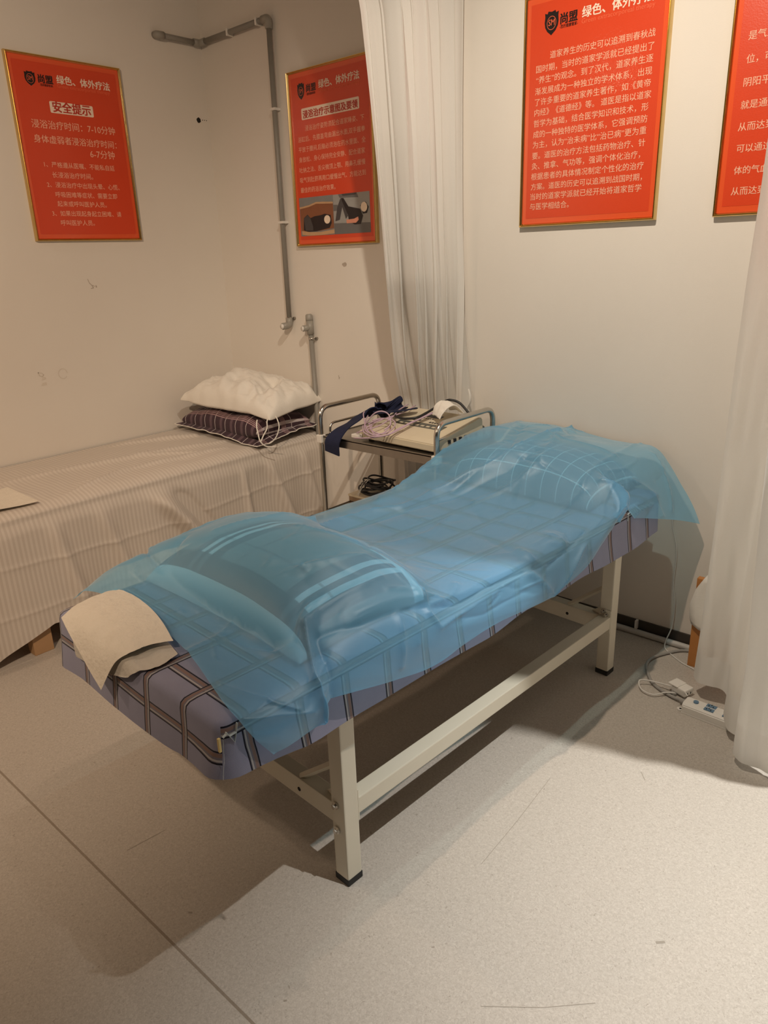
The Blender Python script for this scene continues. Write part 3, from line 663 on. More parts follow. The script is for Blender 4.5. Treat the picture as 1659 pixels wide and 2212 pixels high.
obj('letter_mark', letter_mark([[(0.0, 0.012), (0.020, 0.016)], [(0.006, 0.012), (0.006, -0.012)], [(0.022, 0.016), (0.034, 0.0)]], 1.600, 0.645, 0.0025), M['mark_white'], cov)

# cushions that make the two humps under the film
def cushion(name, L_, W2, H_, m, nu=44, nv=30, pinch=0.12, flange=0.0, wr=0.006, seed=0, seam=0.38, pw=0.42):
    """soft pillow lying in the xy plane, base at z=0, with pinched corners"""
    def prof(a, b):
        q = max(0.0, (1 - abs(a) ** 2.6)) ** pw * max(0.0, (1 - abs(b) ** 2.6)) ** pw
        return q
    bm = BM(); ul = bm.loops.layers.uv.new('unrolled')
    def pt(a, b, sgn):
        k = 1 - pinch * (1 - abs(b)) * 0 - pinch * (abs(b) ** 2) * 0
        x = a * L_ / 2 * (1 - pinch * (1 - a * a) * 0 - 0.0); y = b * W2 / 2
        x *= 1 - pinch * 0.5 * (1 - b * b) * (abs(a) ** 6); y *= 1 - pinch * 0.5 * (1 - a * a) * (abs(b) ** 6)
        h = prof(a, b)
        n1 = noise.noise(Vector((x * 7 + seed, y * 7, sgn))) * wr * h * 2 + noise.noise(Vector((x * 19 + seed, y * 19, sgn * 2))) * wr * h
        z = H_ * seam + sgn * h * H_ * ((1 - seam) if sgn > 0 else seam) + n1
        return (x, y, max(0.0, z))
    A = [math.sin(math.pi / 2 * (-1 + 2 * i / (nu - 1))) for i in range(nu)]; B = [math.sin(math.pi / 2 * (-1 + 2 * j / (nv - 1))) for j in range(nv)]
    for sgn in (1, -1):
        g = [[bm.verts.new(pt(a, b_, sgn)) for b_ in B] for a in A]
        for i in range(nu - 1):
            for j in range(nv - 1):
                f = bm.faces.new((g[i][j], g[i + 1][j], g[i + 1][j + 1], g[i][j + 1])); f.smooth = True
                for lp, (ii, jj) in zip(f.loops, ((i, j), (i + 1, j), (i + 1, j + 1), (i, j + 1))):
                    lp[ul].uv = (A[ii] * L_ / 2 + 5, B[jj] * W2 / 2 + 5)
    bmesh.ops.remove_doubles(bm, verts=bm.verts, dist=0.0005)
    me = bpy.data.meshes.new(name); bmesh.ops.recalc_face_normals(bm, faces=bm.faces); bm.to_mesh(me); bm.free()
    return link(name, me, m)
fc = cushion('check_cushion', 0.66, 0.44, 0.150, M['foot_plaid'], wr=0.003, seed=2, seam=0.08)
fc.location = bw(0.455, 0.375, 0.672); fc.rotation_euler = (0, 0, BED_ROT)
tag(fc, 'plump grey check cushion with white stripes under the foot end of the blue drape', 'cushion')
hc = cushion('check_pillow', 0.62, 0.38, 0.150, M['grid_plaid'], wr=0.003, seed=8, seam=0.08)
hc.location = bw(1.675, 0.385, 0.672); hc.rotation_euler = (0, 0, BED_ROT)
tag(hc, 'pillow with fine white grid lines under the head end of the blue drape', 'pillow')

# ---- the blue film: hand-set rows of (s, t, z), splined, then creased
ROWS = [
[(.06,.775,.672),(.085,.72,.70),(.135,.56,.69),(.12,.40,.684),(.085,.20,.684),(.04,.015,.682),(.055,-.03,.635),(.094,-.035,.575)],
[(.15,.79,.70),(.16,.715,.73),(.19,.55,.70),(.18,.38,.686),(.15,.18,.686),(.11,.005,.68),(.12,-.04,.635),(.13,-.042,.582)],
[(.23,.795,.71),(.235,.71,.755),(.255,.55,.745),(.26,.36,.715),(.235,.17,.70),(.20,.005,.69),(.19,-.045,.645),(.19,-.045,.592)],
[(.33,.79,.71),(.33,.71,.78),(.33,.54,.82),(.33,.36,.81),(.33,.17,.79),(.30,.045,.74),(.27,-.03,.68),(.25,-.045,.63)],
[(.46,.79,.71),(.46,.71,.785),(.46,.54,.84),(.46,.36,.842),(.46,.17,.83),(.45,.035,.77),(.43,-.035,.68),(.42,-.045,.592)],
[(.59,.79,.71),(.59,.71,.77),(.59,.54,.82),(.59,.36,.82),(.59,.17,.805),(.585,.03,.745),(.57,-.04,.66),(.56,-.045,.565)],
[(.70,.79,.685),(.70,.71,.715),(.70,.54,.735),(.70,.36,.735),(.70,.17,.725),(.70,.01,.69),(.69,-.035,.635),(.68,-.042,.572)],
[(.86,.79,.672),(.86,.71,.686),(.86,.54,.688),(.86,.36,.686),(.86,.17,.686),(.86,.01,.684),(.85,-.035,.63),(.84,-.042,.575)],
[(1.08,.79,.665),(1.08,.71,.684),(1.08,.54,.69),(1.08,.36,.686),(1.08,.17,.686),(1.08,.01,.684),(1.085,-.04,.62),(1.09,-.042,.556)],
[(1.27,.79,.668),(1.27,.71,.695),(1.27,.54,.71),(1.27,.36,.70),(1.27,.17,.698),(1.27,.01,.692),(1.27,-.045,.65),(1.27,-.04,.582)],
[(1.42,.79,.685),(1.42,.71,.745),(1.42,.54,.775),(1.42,.36,.765),(1.42,.17,.75),(1.42,.03,.72),(1.41,-.045,.69),(1.39,-.035,.635)],
[(1.53,.79,.70),(1.53,.71,.79),(1.53,.54,.825),(1.53,.36,.82),(1.53,.17,.805),(1.53,.05,.775),(1.52,-.035,.735),(1.47,-.03,.68)],
[(1.62,.79,.72),(1.62,.71,.812),(1.62,.54,.842),(1.62,.36,.838),(1.62,.17,.825),(1.61,.06,.77),(1.58,.025,.71),(1.55,.012,.66)],
[(1.74,.79,.73),(1.74,.71,.82),(1.74,.54,.848),(1.74,.36,.842),(1.74,.17,.832),(1.74,.045,.775),(1.74,-.005,.69),(1.72,-.028,.615)],
[(1.88,.79,.73),(1.88,.71,.82),(1.88,.54,.838),(1.88,.36,.825),(1.88,.19,.814),(1.88,.06,.79),(1.88,-.02,.675),(1.87,-.065,.575)],
[(1.975,.79,.72),(1.98,.70,.812),(1.98,.54,.820),(1.98,.38,.806),(1.98,.20,.797),(1.98,.083,.789),(1.98,-.036,.652),(1.98,-.102,.538)],
]
# creases in (row, column) coordinates: points, height, half-width, kind
CREASES = [
 ([(2.8,5.0),(3.6,5.4),(5.0,5.5),(6.7,5.25),(7.6,5.4),(8.2,5.5),(9.2,5.3)], -0.0065, 0.012),
 ([(3.6,5.15),(5.0,5.25),(6.7,5.0),(7.6,5.15)], 0.005, 0.016),
 ([(2.8,4.7),(2.6,5.0),(2.3,5.4),(2.3,6.5),(2.3,7.0)], 0.020, 0.022),
 ([(2.8,5.1),(2.9,6.0),(3.0,7.0)], -0.012, 0.03),
 ([(2.8,4.7),(3.2,4.7),(3.8,4.75),(4.4,4.7)], 0.007, 0.014),
 ([(5.4,2.4),(6.2,1.75),(7.1,1.5),(7.7,1.6),(8.1,1.9),(8.9,1.9),(9.6,2.2),(10.4,2.6),(11.8,2.8),(13.4,2.8)], 0.016, 0.014),
 ([(6.2,1.95),(7.1,1.8),(7.9,2.0),(8.7,2.15),(9.3,2.5),(10.2,2.9),(11.4,3.1)], -0.010, 0.018),
 ([(6.1,2.8),(7.0,2.95),(7.7,3.05),(8.3,2.9)], 0.006, 0.010),
 ([(0.0,3.7),(1.3,3.5),(2.0,3.35),(2.9,3.65),(3.4,3.85)], 0.007, 0.009),
 ([(3.4,3.85),(3.9,4.05),(4.5,4.2),(4.8,4.6),(4.9,5.2)], 0.006, 0.009),
 ([(1.8,4.3),(1.95,4.4),(2.5,4.6),(3.0,4.5)], 0.008, 0.012),
 ([(1.85,4.3),(1.5,4.0),(1.3,3.6)], 0.006, 0.012),
 ([(2.6,0.3),(2.2,1.0),(1.9,1.55),(2.4,1.65),(3.0,1.45)], -0.010, 0.012),
 ([(3.2,3.4),(2.8,3.45),(2.4,3.5),(2.0,3.8)], 0.009, 0.020),
 ([(5.0,4.6),(5.05,5.0),(5.0,5.5),(5.7,5.2),(6.3,4.8)], 0.009, 0.012),
 ([(5.0,5.6),(5.2,6.0),(5.6,5.85),(6.0,5.7)], 0.007, 0.010),
 ([(7.6,5.4),(7.75,6.0),(7.95,6.8),(8.3,6.4),(8.9,5.8)], 0.012, 0.014),
 ([(7.85,4.7),(7.75,5.3)], 0.006, 0.007), ([(8.6,4.8),(8.5,5.5)], 0.008, 0.010), ([(8.9,4.7),(8.75,5.3)], -0.006, 0.010),
 ([(9.0,4.5),(9.7,4.45),(10.3,4.5),(11.6,4.4),(13.0,4.35),(15.0,4.4)], 0.006, 0.008),
 ([(10.9,3.0),(10.6,3.8),(10.4,4.6)], -0.006, 0.008), ([(13.0,0.6),(12.9,2.5),(12.8,4.4)], 0.004, 0.006),
 ([(9.0,2.9),(9.7,3.2),(10.8,3.4),(12.2,3.2),(13.6,2.8),(15,2.6)], 0.009, 0.012),
 ([(9.2,2.2),(10.0,2.4),(11.1,2.6),(12.3,2.3),(13.5,1.9)], -0.008, 0.013),
 ([(4.3,5.5),(4.25,6.0),(4.2,6.6)], 0.007, 0.008), ([(4.7,5.5),(4.6,6.2)], 0.005, 0.010),
 ([(6.0,5.9),(6.6,6.2),(7.4,6.1)], -0.004, 0.02),
 ([(0.3,4.4),(1.0,5.0),(1.6,5.8)], 0.004, 0.007), ([(0.2,5.3),(1.0,5.6),(2.0,6.2)], 0.004, 0.02),
 ([(10.9,4.9),(11.2,5.6),(11.3,6.4),(11.0,7.0)], 0.014, 0.016), ([(11.6,4.8),(11.9,5.4),(12.0,6.2)], -0.012, 0.014),
 ([(12.6,5.3),(13.2,6.0),(13.4,6.8)], 0.008, 0.014), ([(14.2,5.0),(14.0,5.8),(13.8,6.6)], 0.006, 0.010),
 ([(3.3,2.0),(4.2,2.3),(5.0,2.2),(5.6,2.5)], 0.004, 0.007), ([(3.2,1.2),(4.0,1.3),(5.2,1.4)], 0.004, 0.006), ([(4.4,2.9),(4.7,3.5),(4.9,4.3)], 0.004, 0.006),
 ([(8.2,1.2),(9.0,1.0),(10.2,1.15)], 0.012, 0.018), ([(9.2,0.7),(10.0,0.8),(10.8,1.0)], 0.008, 0.012), ([(9.6,1.0),(9.9,1.5)], 0.008, 0.008),
 ([(6.6,3.6),(7.6,3.7),(8.6,3.6)], 0.003, 0.008), ([(6.9,4.2),(8.0,4.3),(9.2,4.1)], 0.003, 0.008),
]
def film():
    NU, NV = len(ROWS), len(ROWS[0]); G = np.array(ROWS)
    def cr(P0, P1, P2, P3, t): return .5 * ((2 * P1) + (-P0 + P2) * t + (2 * P0 - 5 * P1 + 4 * P2 - P3) * t * t + (-P0 + 3 * P1 - 3 * P2 + P3) * t ** 3)
    nu, nv = 331, 161
    us = np.linspace(0, NU - 1, nu); vs = np.linspace(0, NV - 1, nv)
    R = np.zeros((NU, nv, 3))
    for q, v in enumerate(vs):
        j = min(int(v), NV - 2); g = lambda m: G[:, max(0, min(NV - 1, m))]
        R[:, q] = cr(g(j - 1), g(j), g(j + 1), g(j + 2), v - j)
    S = np.zeros((nu, nv, 3))
    for q, u in enumerate(us):
        i = min(int(u), NU - 2); g = lambda m: R[max(0, min(NU - 1, m))]
        S[q] = cr(g(i - 1), g(i), g(i + 1), g(i + 2), u - i)
    du = np.gradient(S, axis=0); dv = np.gradient(S, axis=1); N = np.cross(dv, du); N /= np.linalg.norm(N, axis=2, keepdims=True) + 1e-9
    if N[nu // 2, nv // 3, 2] < 0: N = -N
    UU, VV = np.meshgrid(us * 0.13, vs * 0.115, indexing='ij')
    D = np.zeros((nu, nv))
    rc_ = random.Random(11); extra = []
    for _ in range(80):
        # short sharp crumples, mostly running along the bed, denser on the hanging side
        u0, v0 = rc_.uniform(0.3, 14.6), rc_.choice((rc_.uniform(0.3, 5.0), rc_.uniform(0.5, 6.4)))
        ang = rc_.gauss(0.0, 0.55); ln = rc_.uniform(0.4, 1.7)
        du_, dv_ = ln * math.cos(ang), ln * math.sin(ang) * rc_.choice((-1, 1))
        extra.append(([(u0, v0), (u0 + du_ * .5 + rc_.uniform(-.1, .1), v0 + dv_ * .5 + rc_.uniform(-.15, .15)), (u0 + du_, v0 + dv_)], rc_.choice((-1, 1, 1)) * rc_.uniform(0.0018, 0.0050), rc_.uniform(0.004, 0.011)))
    for pts, A, w in CREASES + extra:
        best = np.full((nu, nv), 9.0); tot = []
        for (a, b), (c, e) in zip(pts[:-1], pts[1:]):
            ax, ay, bx, by = a * .13, b * .115, c * .13, e * .115
            L2 = (bx - ax) ** 2 + (by - ay) ** 2
            t = np.clip(((UU - ax) * (bx - ax) + (VV - ay) * (by - ay)) / L2, 0, 1)
            d = np.hypot(UU - ax - t * (bx - ax), VV - ay - t * (by - ay)); best = np.minimum(best, d)
        D += A * np.exp(-best / (w * 0.8)) * 1.35
    # straight, sharp packing folds: triangle waves in scattered directions, each fading in and out
    def value_noise(x, y, seed):
        g = np.random.RandomState(seed).rand(64, 64); xi, yi = np.floor(x).astype(int), np.floor(y).astype(int); fx, fy = x - xi, y - yi
        fx = fx * fx * (3 - 2 * fx); fy = fy * fy * (3 - 2 * fy); c = lambda a, b: g[a % 64, b % 64]
        return (c(xi, yi) * (1 - fx) + c(xi + 1, yi) * fx) * (1 - fy) + (c(xi, yi + 1) * (1 - fx) + c(xi + 1, yi + 1) * fx) * fy
    for k in range(11):
        ang = rc_.choice((0.12, -0.25, 1.45, 0.7, -0.8, 0.4, -0.5)) + rc_.uniform(-0.25, 0.25); wl_ = rc_.uniform(0.07, 0.24)
        ph = (UU * -math.sin(ang) + VV * math.cos(ang)) / wl_ + rc_.random() + 0.5 * value_noise(UU * 1.5, VV * 1.5, 90 + k)
        tri = np.abs(ph - np.floor(ph) - 0.5) * 2
        mask = np.clip((value_noise(UU * 2.6 + k * 7, VV * 2.6, k) - 0.50) * 3.2, 0, 1)
        D += (tri - 0.5) * 0.034 * wl_ * mask * np.where(VV > 5.3 * 0.115, 0.45, 1.0)
    D += (value_noise(UU * 30, VV * 30, 77) - 0.5) * 0.0008
    S = S + N * D[..., None]
    # never dip into what lies underneath
    for i in range(nu):
        for j in range(nv):
            s, t, z = S[i, j]
            lim = 0.0
            if -0.0 < t < BW_ and 0 < s < BL: lim = 0.676
            for (cs, ct, Ws, Lt) in ((0.455, 0.375, 0.44, 0.66), (1.675, 0.385, 0.38, 0.62)):
                a, b = (t - ct) / (Lt / 2), (s - cs) / (Ws / 2)
                if abs(a) < 1 and abs(b) < 1:
                    h = max(0, 1 - abs(a) ** 2.6) ** 0.42 * max(0, 1 - abs(b) ** 2.6) ** 0.42
                    lim = max(lim, 0.672 + 0.150 * (0.08 + 0.92 * h) + 0.006)
            if lim and z < lim: S[i, j, 2] = lim
            if t <= 0.0 and z < 0.66 and s < BL and t > -0.022: S[i, j, 1] = -0.022
    pts = [[bw(*S[i, j]) for j in range(nv)] for i in range(nu)]
    return grid_mesh('blue_drape', pts, nu, nv, M['drape'])
drape = film()
tag(drape, 'translucent light blue plastic drape spread over the whole massage bed', 'drape')

# ---- folded non-woven cloth on the foot end
def cloth(name, ctrl, m, nu=40, nv=40, amp=0.002, seed=0, parent=None):
    G = np.array(ctrl, dtype=float); NU, NV = G.shape[:2]
    def cr(P0, P1, P2, P3, t): return .5 * ((2 * P1) + (-P0 + P2) * t + (2 * P0 - 5 * P1 + 4 * P2 - P3) * t * t + (-P0 + 3 * P1 - 3 * P2 + P3) * t ** 3)
    out = []
    for a in np.linspace(0, NU - 1, nu):
        i = min(int(a), NU - 2); rows = [cr(*[G[max(0, min(NU - 1, k)), j] for k in (i - 1, i, i + 1, i + 2)], a - i) for j in range(NV)]
        line = []
        for b in np.linspace(0, NV - 1, nv):
            j = min(int(b), NV - 2); q = cr(*[rows[max(0, min(NV - 1, k))] for k in (j - 1, j, j + 1, j + 2)], b - j)
            n = noise.noise(Vector((a * 1.7 + seed, b * 1.7, 0))) * amp + noise.noise(Vector((a * 4 + seed, b * 4, 3))) * amp * 0.5
            line.append(Vector((q[0], q[1], q[2] + n)))
        out.append(line)
    uv = [[(i / nu * 0.4, j / nv * 0.4) for j in range(nv)] for i in range(nu)]
    return out, uv
def bed_cloth(name, ctrl, m, **k):
    pts, uv = cloth(name, ctrl, m, **k)
    pts = [[bw(*q) for q in r] for r in pts]
    return grid_mesh(name, pts, len(pts), len(pts[0]), m, uv=uv)
pc = bed_cloth('nonwoven_cloth', [
    [(.135,.672,.706),(.138,.60,.714),(.132,.50,.716),(.118,.41,.712),(.094,.315,.702)],
    [(.090,.666,.708),(.090,.595,.716),(.082,.505,.718),(.068,.42,.712),(.050,.342,.700)],
    [(.045,.660,.708),(.040,.585,.714),(.030,.505,.714),(.018,.432,.706),(.010,.345,.698)],
    [(.010,.655,.702),(.000,.585,.704),(-.012,.52,.697),(-.022,.452,.680),(-.020,.370,.676)],
    [(-.020,.648,.690),(-.030,.59,.674),(-.037,.53,.654),(-.044,.47,.632),(-.050,.402,.606)],
], M['paper'], amp=0.002, seed=1)
tag(pc, 'cream non-woven cloth draped over the foot end of the massage bed', 'cloth')
ga = bed_cloth('gauze_cloth', [
    [(.12,.62,.684),(.12,.52,.684),(.11,.42,.684),(.085,.285,.684)],
    [(.05,.62,.684),(.05,.52,.684),(.04,.42,.684),(.030,.275,.680)],
    [(-.002,.615,.682),(-.004,.52,.682),(-.004,.42,.678),(-.004,.30,.674)],
    [(-.016,.610,.640),(-.017,.52,.635),(-.017,.43,.640),(-.016,.33,.652)],
    [(-.020,.600,.600),(-.022,.54,.612),(-.022,.47,.620),(-.020,.37,.640)],
], M['gauze'], amp=0.003, seed=5)
tag(ga, 'thin crumpled gauze showing under the cream cloth at the bed foot', 'cloth')

# ================================================================== bed along the left wall
wb = thing('wooden_bed', 'wooden bed against the left wall hidden by a striped sheet', 'bed', (-3.19, 1.70, 0))
for x0 in (-2.902, -3.53):
    for y0 in (1.006, 2.42):
        obj('leg', box(BM(), x0 + 3.19, x0 + 0.057 + 3.19, y0 - 1.70, y0 + 0.080 - 1.70, 0, 0.13, 0.003), M['pine'], wb)
for x0 in (-2.900, -3.53):
    obj('side_board', box(BM(), x0 + 3.19, x0 + 0.05 + 3.19, 0.66 - 1.70, 2.64 - 1.70, 0.13, 0.21, 0.003), M['pine'], wb)
obj('bed_slats', box(BM(), -3.50 + 3.19, -2.90 + 3.19, 0.66 - 1.70, 2.64 - 1.70, 0.21, 0.24), M['pine'], wb)
obj('mattress', box(BM(), -3.545 + 3.19, -2.865 + 3.19, 0.66 - 1.70, 2.645 - 1.70, 0.24, 0.585, 0.03), M['mattress'], wb)
def sheet():
    nu, nv = 320, 160; pts = []; uv = []
    XB, XF = WX + 0.012, -2.845
    for i in range(nu):
        y = 0.60 + (2.665 - 0.60) * i / (nu - 1)
        hem = float(np.interp(y, [0.6, 0.866, 1.095, 1.35, 1.7, 2.10, 2.443, 2.55, 2.665], [0.02, 0.041, 0.122, 0.10, 0.06, 0.06, 0.155, 0.175, 0.155]))
        row = []; ru = []
        for j in range(nv):
            d = j / (nv - 1)
            Wt = XF - XB
            if d < 0.5:
                k = d / 0.5; x = XB + Wt * k; z = 0.618 - 0.010 * k; s = Wt * k
                e = max(0, k - 0.92) / 0.08; z -= 0.016 * e * e
                n = 0.006 * (1 - 2 * abs(noise.noise(Vector((x * 3.2 + y * 1.6, y * 2.0 - x * 1.0, 1.0))))) + 0.004 * noise.noise(Vector((x * 8, y * 8, 2))) 
                # long folds radiating from the pillow
                for (y0, x0, y1, x1, A, w) in ((2.25, -3.10, 1.05, -3.30, 0.012, 0.018), (2.15, -2.98, 1.35, -3.02, 0.011, 0.016), (2.3, -3.25, 1.75, -3.52, 0.012, 0.016), (2.05, -3.0, 1.75, -3.2, 0.008, 0.016), (1.6, -3.0, 1.25, -2.9, 0.010, 0.02)):
                    L2 = (y1 - y0) ** 2 + (x1 - x0) ** 2; t = max(0, min(1, ((y - y0) * (y1 - y0) + (x - x0) * (x1 - x0)) / L2))
                    dd = math.hypot(y - y0 - t * (y1 - y0), x - x0 - t * (x1 - x0)); n += 2.1 * A * math.exp(-dd / (w * 0.8)) * math.sin(math.pi * min(1, 0.15 + t * 0.85))
                z += n * sm(k, 0.0, 0.06) * (1 - 0.6 * sm(k, 0.9, 1.0))
                if y > 2.2 and k < 0.9: z = min(z, 0.622)
            else:
                k = (d - 0.5) / 0.5; zt = 0.592; z = zt + (hem - zt) * k; s = Wt + (zt - hem) * k
                bulge = 0.018 * sm(k, 0, 0.15)
                w = noise.noise(Vector((y * 4.1, z * 1.2, 5.0))) * 0.020 + noise.noise(Vector((y * 9.5 + z * 1.6, z * 1.2, 8.0))) * 0.010
                # swagged drag folds running diagonally down the drop
                for yc, zc, sl, A, wd in ((1.60, 0.58, 0.75, 0.085, 0.045), (1.70, 0.58, 0.75, -0.040, 0.04), (2.12, 0.55, -0.10, 0.028, 0.02), (2.28, 0.55, -0.34, 0.036, 0.03), (1.16, 0.56, 0.20, 0.026, 0.03), (2.50, 0.58, -0.25, 0.034, 0.03), (1.38, 0.5, 0.3, 0.02, 0.03)):
                    dy = y - (yc + (zc - z) * sl * -1 if sl < 0 else yc + (zc - z) * sl)
                    w += A * math.exp(-(dy / wd) ** 2) * sm(k, 0.0, 0.2)
                w += 0.006 * math.exp(-abs(z - 0.40 - 0.02 * math.sin(y * 3)) / 0.008) + 0.004 * math.exp(-abs(z - 0.20) / 0.007)   # ironed-in fold lines
                x = XF + bulge + w * sm(k, 0.0, 0.25) * (0.5 + 0.7 * k)
                x = max(x, XF + 0.004)
            row.append((x, y, z)); ru.append((y, s))
        pts.append(row); uv.append(ru)
    return grid_mesh('bed_sheet', pts, nu, nv, M['stripe_sheet'], uv=uv)
sh = sheet(); tag(sh, 'beige satin striped sheet draped over the left bed down to the floor', 'bed sheet')
pl_paper = [[(-2.86 - 0.30 * a + 0.02 * b, 0.86 + 0.29 * b + (0.0 if a else 0), 0.6265 + 0.004 * math.sin(3 * a + 5 * b)) for b in np.linspace(0, 1, 12)] for a in np.linspace(0.12, 0.9, 12)]
o = grid_mesh('paper_sheet', [[(x - 0.10 * (bi / 11) * (ai / 11) * 0.5, y, z) for bi, (x, y, z) in enumerate(r)] for ai, r in enumerate(pl_paper)], 12, 12, M['paper'])
tag(o, 'white paper sheet lying on the striped bed at the left picture edge', 'paper')

# pillows on the left bed
pp = cushion('plaid_pillow', 0.63, 0.37, 0.142, M['plum_plaid'], wr=0.010, seed=3, pinch=0.06, pw=0.34)
pp.location = (-3.185, 2.435, 0.622); pp.rotation_euler = (0, 0, math.radians(1))
tag(pp, 'dark plum check pillow with pale piping, under the white pillow', 'pillow')
# flat flange with piping round the edge of the plum pillow
def flange(L_, W2, wid, droop):
    bm = BM(); ul = bm.loops.layers.uv.new('unrolled'); n = 40; inner = []; outer = []
    per = []
    for (ax, ay), (bx, by) in (((-1, -1), (1, -1)), ((1, -1), (1, 1)), ((1, 1), (-1, 1)), ((-1, 1), (-1, -1))):
        for k in range(n): t = k / n; per.append((ax + (bx - ax) * t, ay + (by - ay) * t))
    for a, b in per:
        z = 0.0475 + 0.010 * noise.noise(Vector((a * 3, b * 3, 1))) - droop * max(0, a * 0.5 - b * 0.5) ** 2 * 1.0
        x, y = a * L_ / 2 * 0.985, b * W2 / 2 * 0.97
        inner.append((x * 0.97, y * 0.95, max(0.003, z)))
        w = 1 + 0.25 * noise.noise(Vector((a * 6, b * 6, 4)))
        outer.append((x + a * abs(a) ** 3 * wid * w, y + b * abs(b) ** 3 * wid * w, max(0.002, z - 0.012 - 0.55 * droop * max(0, a * 0.5 - b * 0.5) ** 3)))
    m = len(per); vi = [bm.verts.new(q) for q in inner]; vo = [bm.verts.new(q) for q in outer]
    for k in range(m):
        f = bm.faces.new((vi[k], vi[(k + 1) % m], vo[(k + 1) % m], vo[k])); f.smooth = True
        for lp in f.loops: lp[ul].uv = (lp.vert.co.x + 5, lp.vert.co.y + 5)
    return bm, outer
fb, outer = flange(0.63, 0.37, 0.035, 0.03)
obj('flange', fb, M['plum_plaid'], pp)
obj('piping', tube(BM(), outer + [outer[0]], 0.0026, 6, False), M['ink_cream'] if False else M['fabric_white'], pp, True)
# white pillow: a fuller, lumpier shape with folds at the open end
def white_pillow():
    nu, nv = 90, 60; bm = BM(); L_, W2 = 0.655, 0.40
    A = [math.sin(math.pi / 2 * (-1 + 2 * i / (nu - 1))) for i in range(nu)]; B = [math.sin(math.pi / 2 * (-1 + 2 * j / (nv - 1))) for j in range(nv)]
    def top(a, b):
        e = max(0, 1 - abs(a) ** 3.4) ** 0.36 * max(0, 1 - abs(b) ** 3.0) ** 0.36
        hgt = float(np.interp(a, [-1, -0.75, -0.45, -0.2, 0.1, 0.35, 0.55, 0.72, 0.9, 1.0], [0.070, 0.088, 0.110, 0.128, 0.122, 0.102, 0.080, 0.108, 0.10, 0.09]))
        if a > 0.5: hgt += 0.02 * b
        q = Vector((a * 2.1, b * 1.8, 0.4))
        f = 0.026 * (1 - 2 * abs(noise.noise(q * 1.25))) + 0.012 * (1 - 2 * abs(noise.noise(q * 2.9 + Vector((3, 1, 0)))) ) + 0.004 * noise.noise(q * 7)
        # tucks running out from the open end
        for (a0, b0, a1, b1, Af, w) in ((0.95, -0.5, 0.15, -0.35, 0.020, 0.06), (0.9, -0.2, 0.3, 0.25, -0.02, 0.07), (0.9, 0.2, 0.45, 0.6, 0.02, 0.06), (0.2, -0.2, -0.5, 0.1, 0.014, 0.09), (0.3, 0.15, -0.2, 0.45, -0.014, 0.08)):
            L2 = (a1 - a0) ** 2 + (b1 - b0) ** 2; t = max(0, min(1, ((a - a0) * (a1 - a0) + (b - b0) * (b1 - b0)) / L2))
            f += Af * math.exp(-math.hypot(a - a0 - t * (a1 - a0), b - b0 - t * (b1 - b0)) / w)
        return hgt * e + f * e
    def bot(a, b):
        e = max(0, 1 - abs(a) ** 3.4) ** 0.36 * max(0, 1 - abs(b) ** 3.0) ** 0.36
        return -0.035 * e + 0.02 * max(0, -a - 0.5)
    for sgn in (1, -1):
        g = []
        for a in A:
            r = []
            for b in B:
                x = a * L_ / 2 * (1 + 0.03 * noise.noise(Vector((b * 3, 1, 1)))); y = b * W2 / 2 * (1 + 0.06 * noise.noise(Vector((a * 4, 2, 2)))) 
                z = top(a, b) if sgn > 0 else bot(a, b)
                if a < -0.6: z += 0.0
                if a > 0.55 and b < 0: z -= 0.03 * (a - 0.55) / 0.45 * (-b)
                r.append(bm.verts.new((x, y, z)))
            g.append(r)
        for i in range(nu - 1):
            for j in range(nv - 1):
                f = bm.faces.new((g[i][j], g[i + 1][j], g[i + 1][j + 1], g[i][j + 1])); f.smooth = True
    bmesh.ops.remove_doubles(bm, verts=bm.verts, dist=0.0008)
    return bm
wp = obj('white_pillow', white_pillow(), M['fabric_white'], None, True)
wp.location = (-3.138, 2.450, 0.790); wp.rotation_euler = (0, math.radians(1.5), math.radians(6))
tag(wp, 'lumpy white pillow with loose tie tapes on top of the plum check pillow', 'pillow')
def wl(*pts):
    inv = (Matrix.Translation(wp.location) @ wp.rotation_euler.to_matrix().to_4x4()).inverted()
    return [inv @ Vector(q) for q in pts]
TIE = [[(-2.852, 2.255, 0.752), (-2.835, 2.235, 0.725), (-2.812, 2.222, 0.690), (-2.796, 2.220, 0.655), (-2.782, 2.245, 0.628), (-2.755, 2.285, 0.624)],
       [(-2.815, 2.300, 0.760), (-2.795, 2.270, 0.748), (-2.790, 2.262, 0.715), (-2.797, 2.240, 0.680), (-2.800, 2.226, 0.655)],
       [(-2.800, 2.330, 0.765), (-2.775, 2.320, 0.750), (-2.764, 2.318, 0.715), (-2.768, 2.300, 0.670), (-2.785, 2.275, 0.640), (-2.815, 2.265, 0.632)]]
for q in TIE: obj('tie_tape', tube(BM(), wl(*smooth_path(q, 6)), 0.0034, 6, True, 0.0009), M['fabric_white'], wp, True)

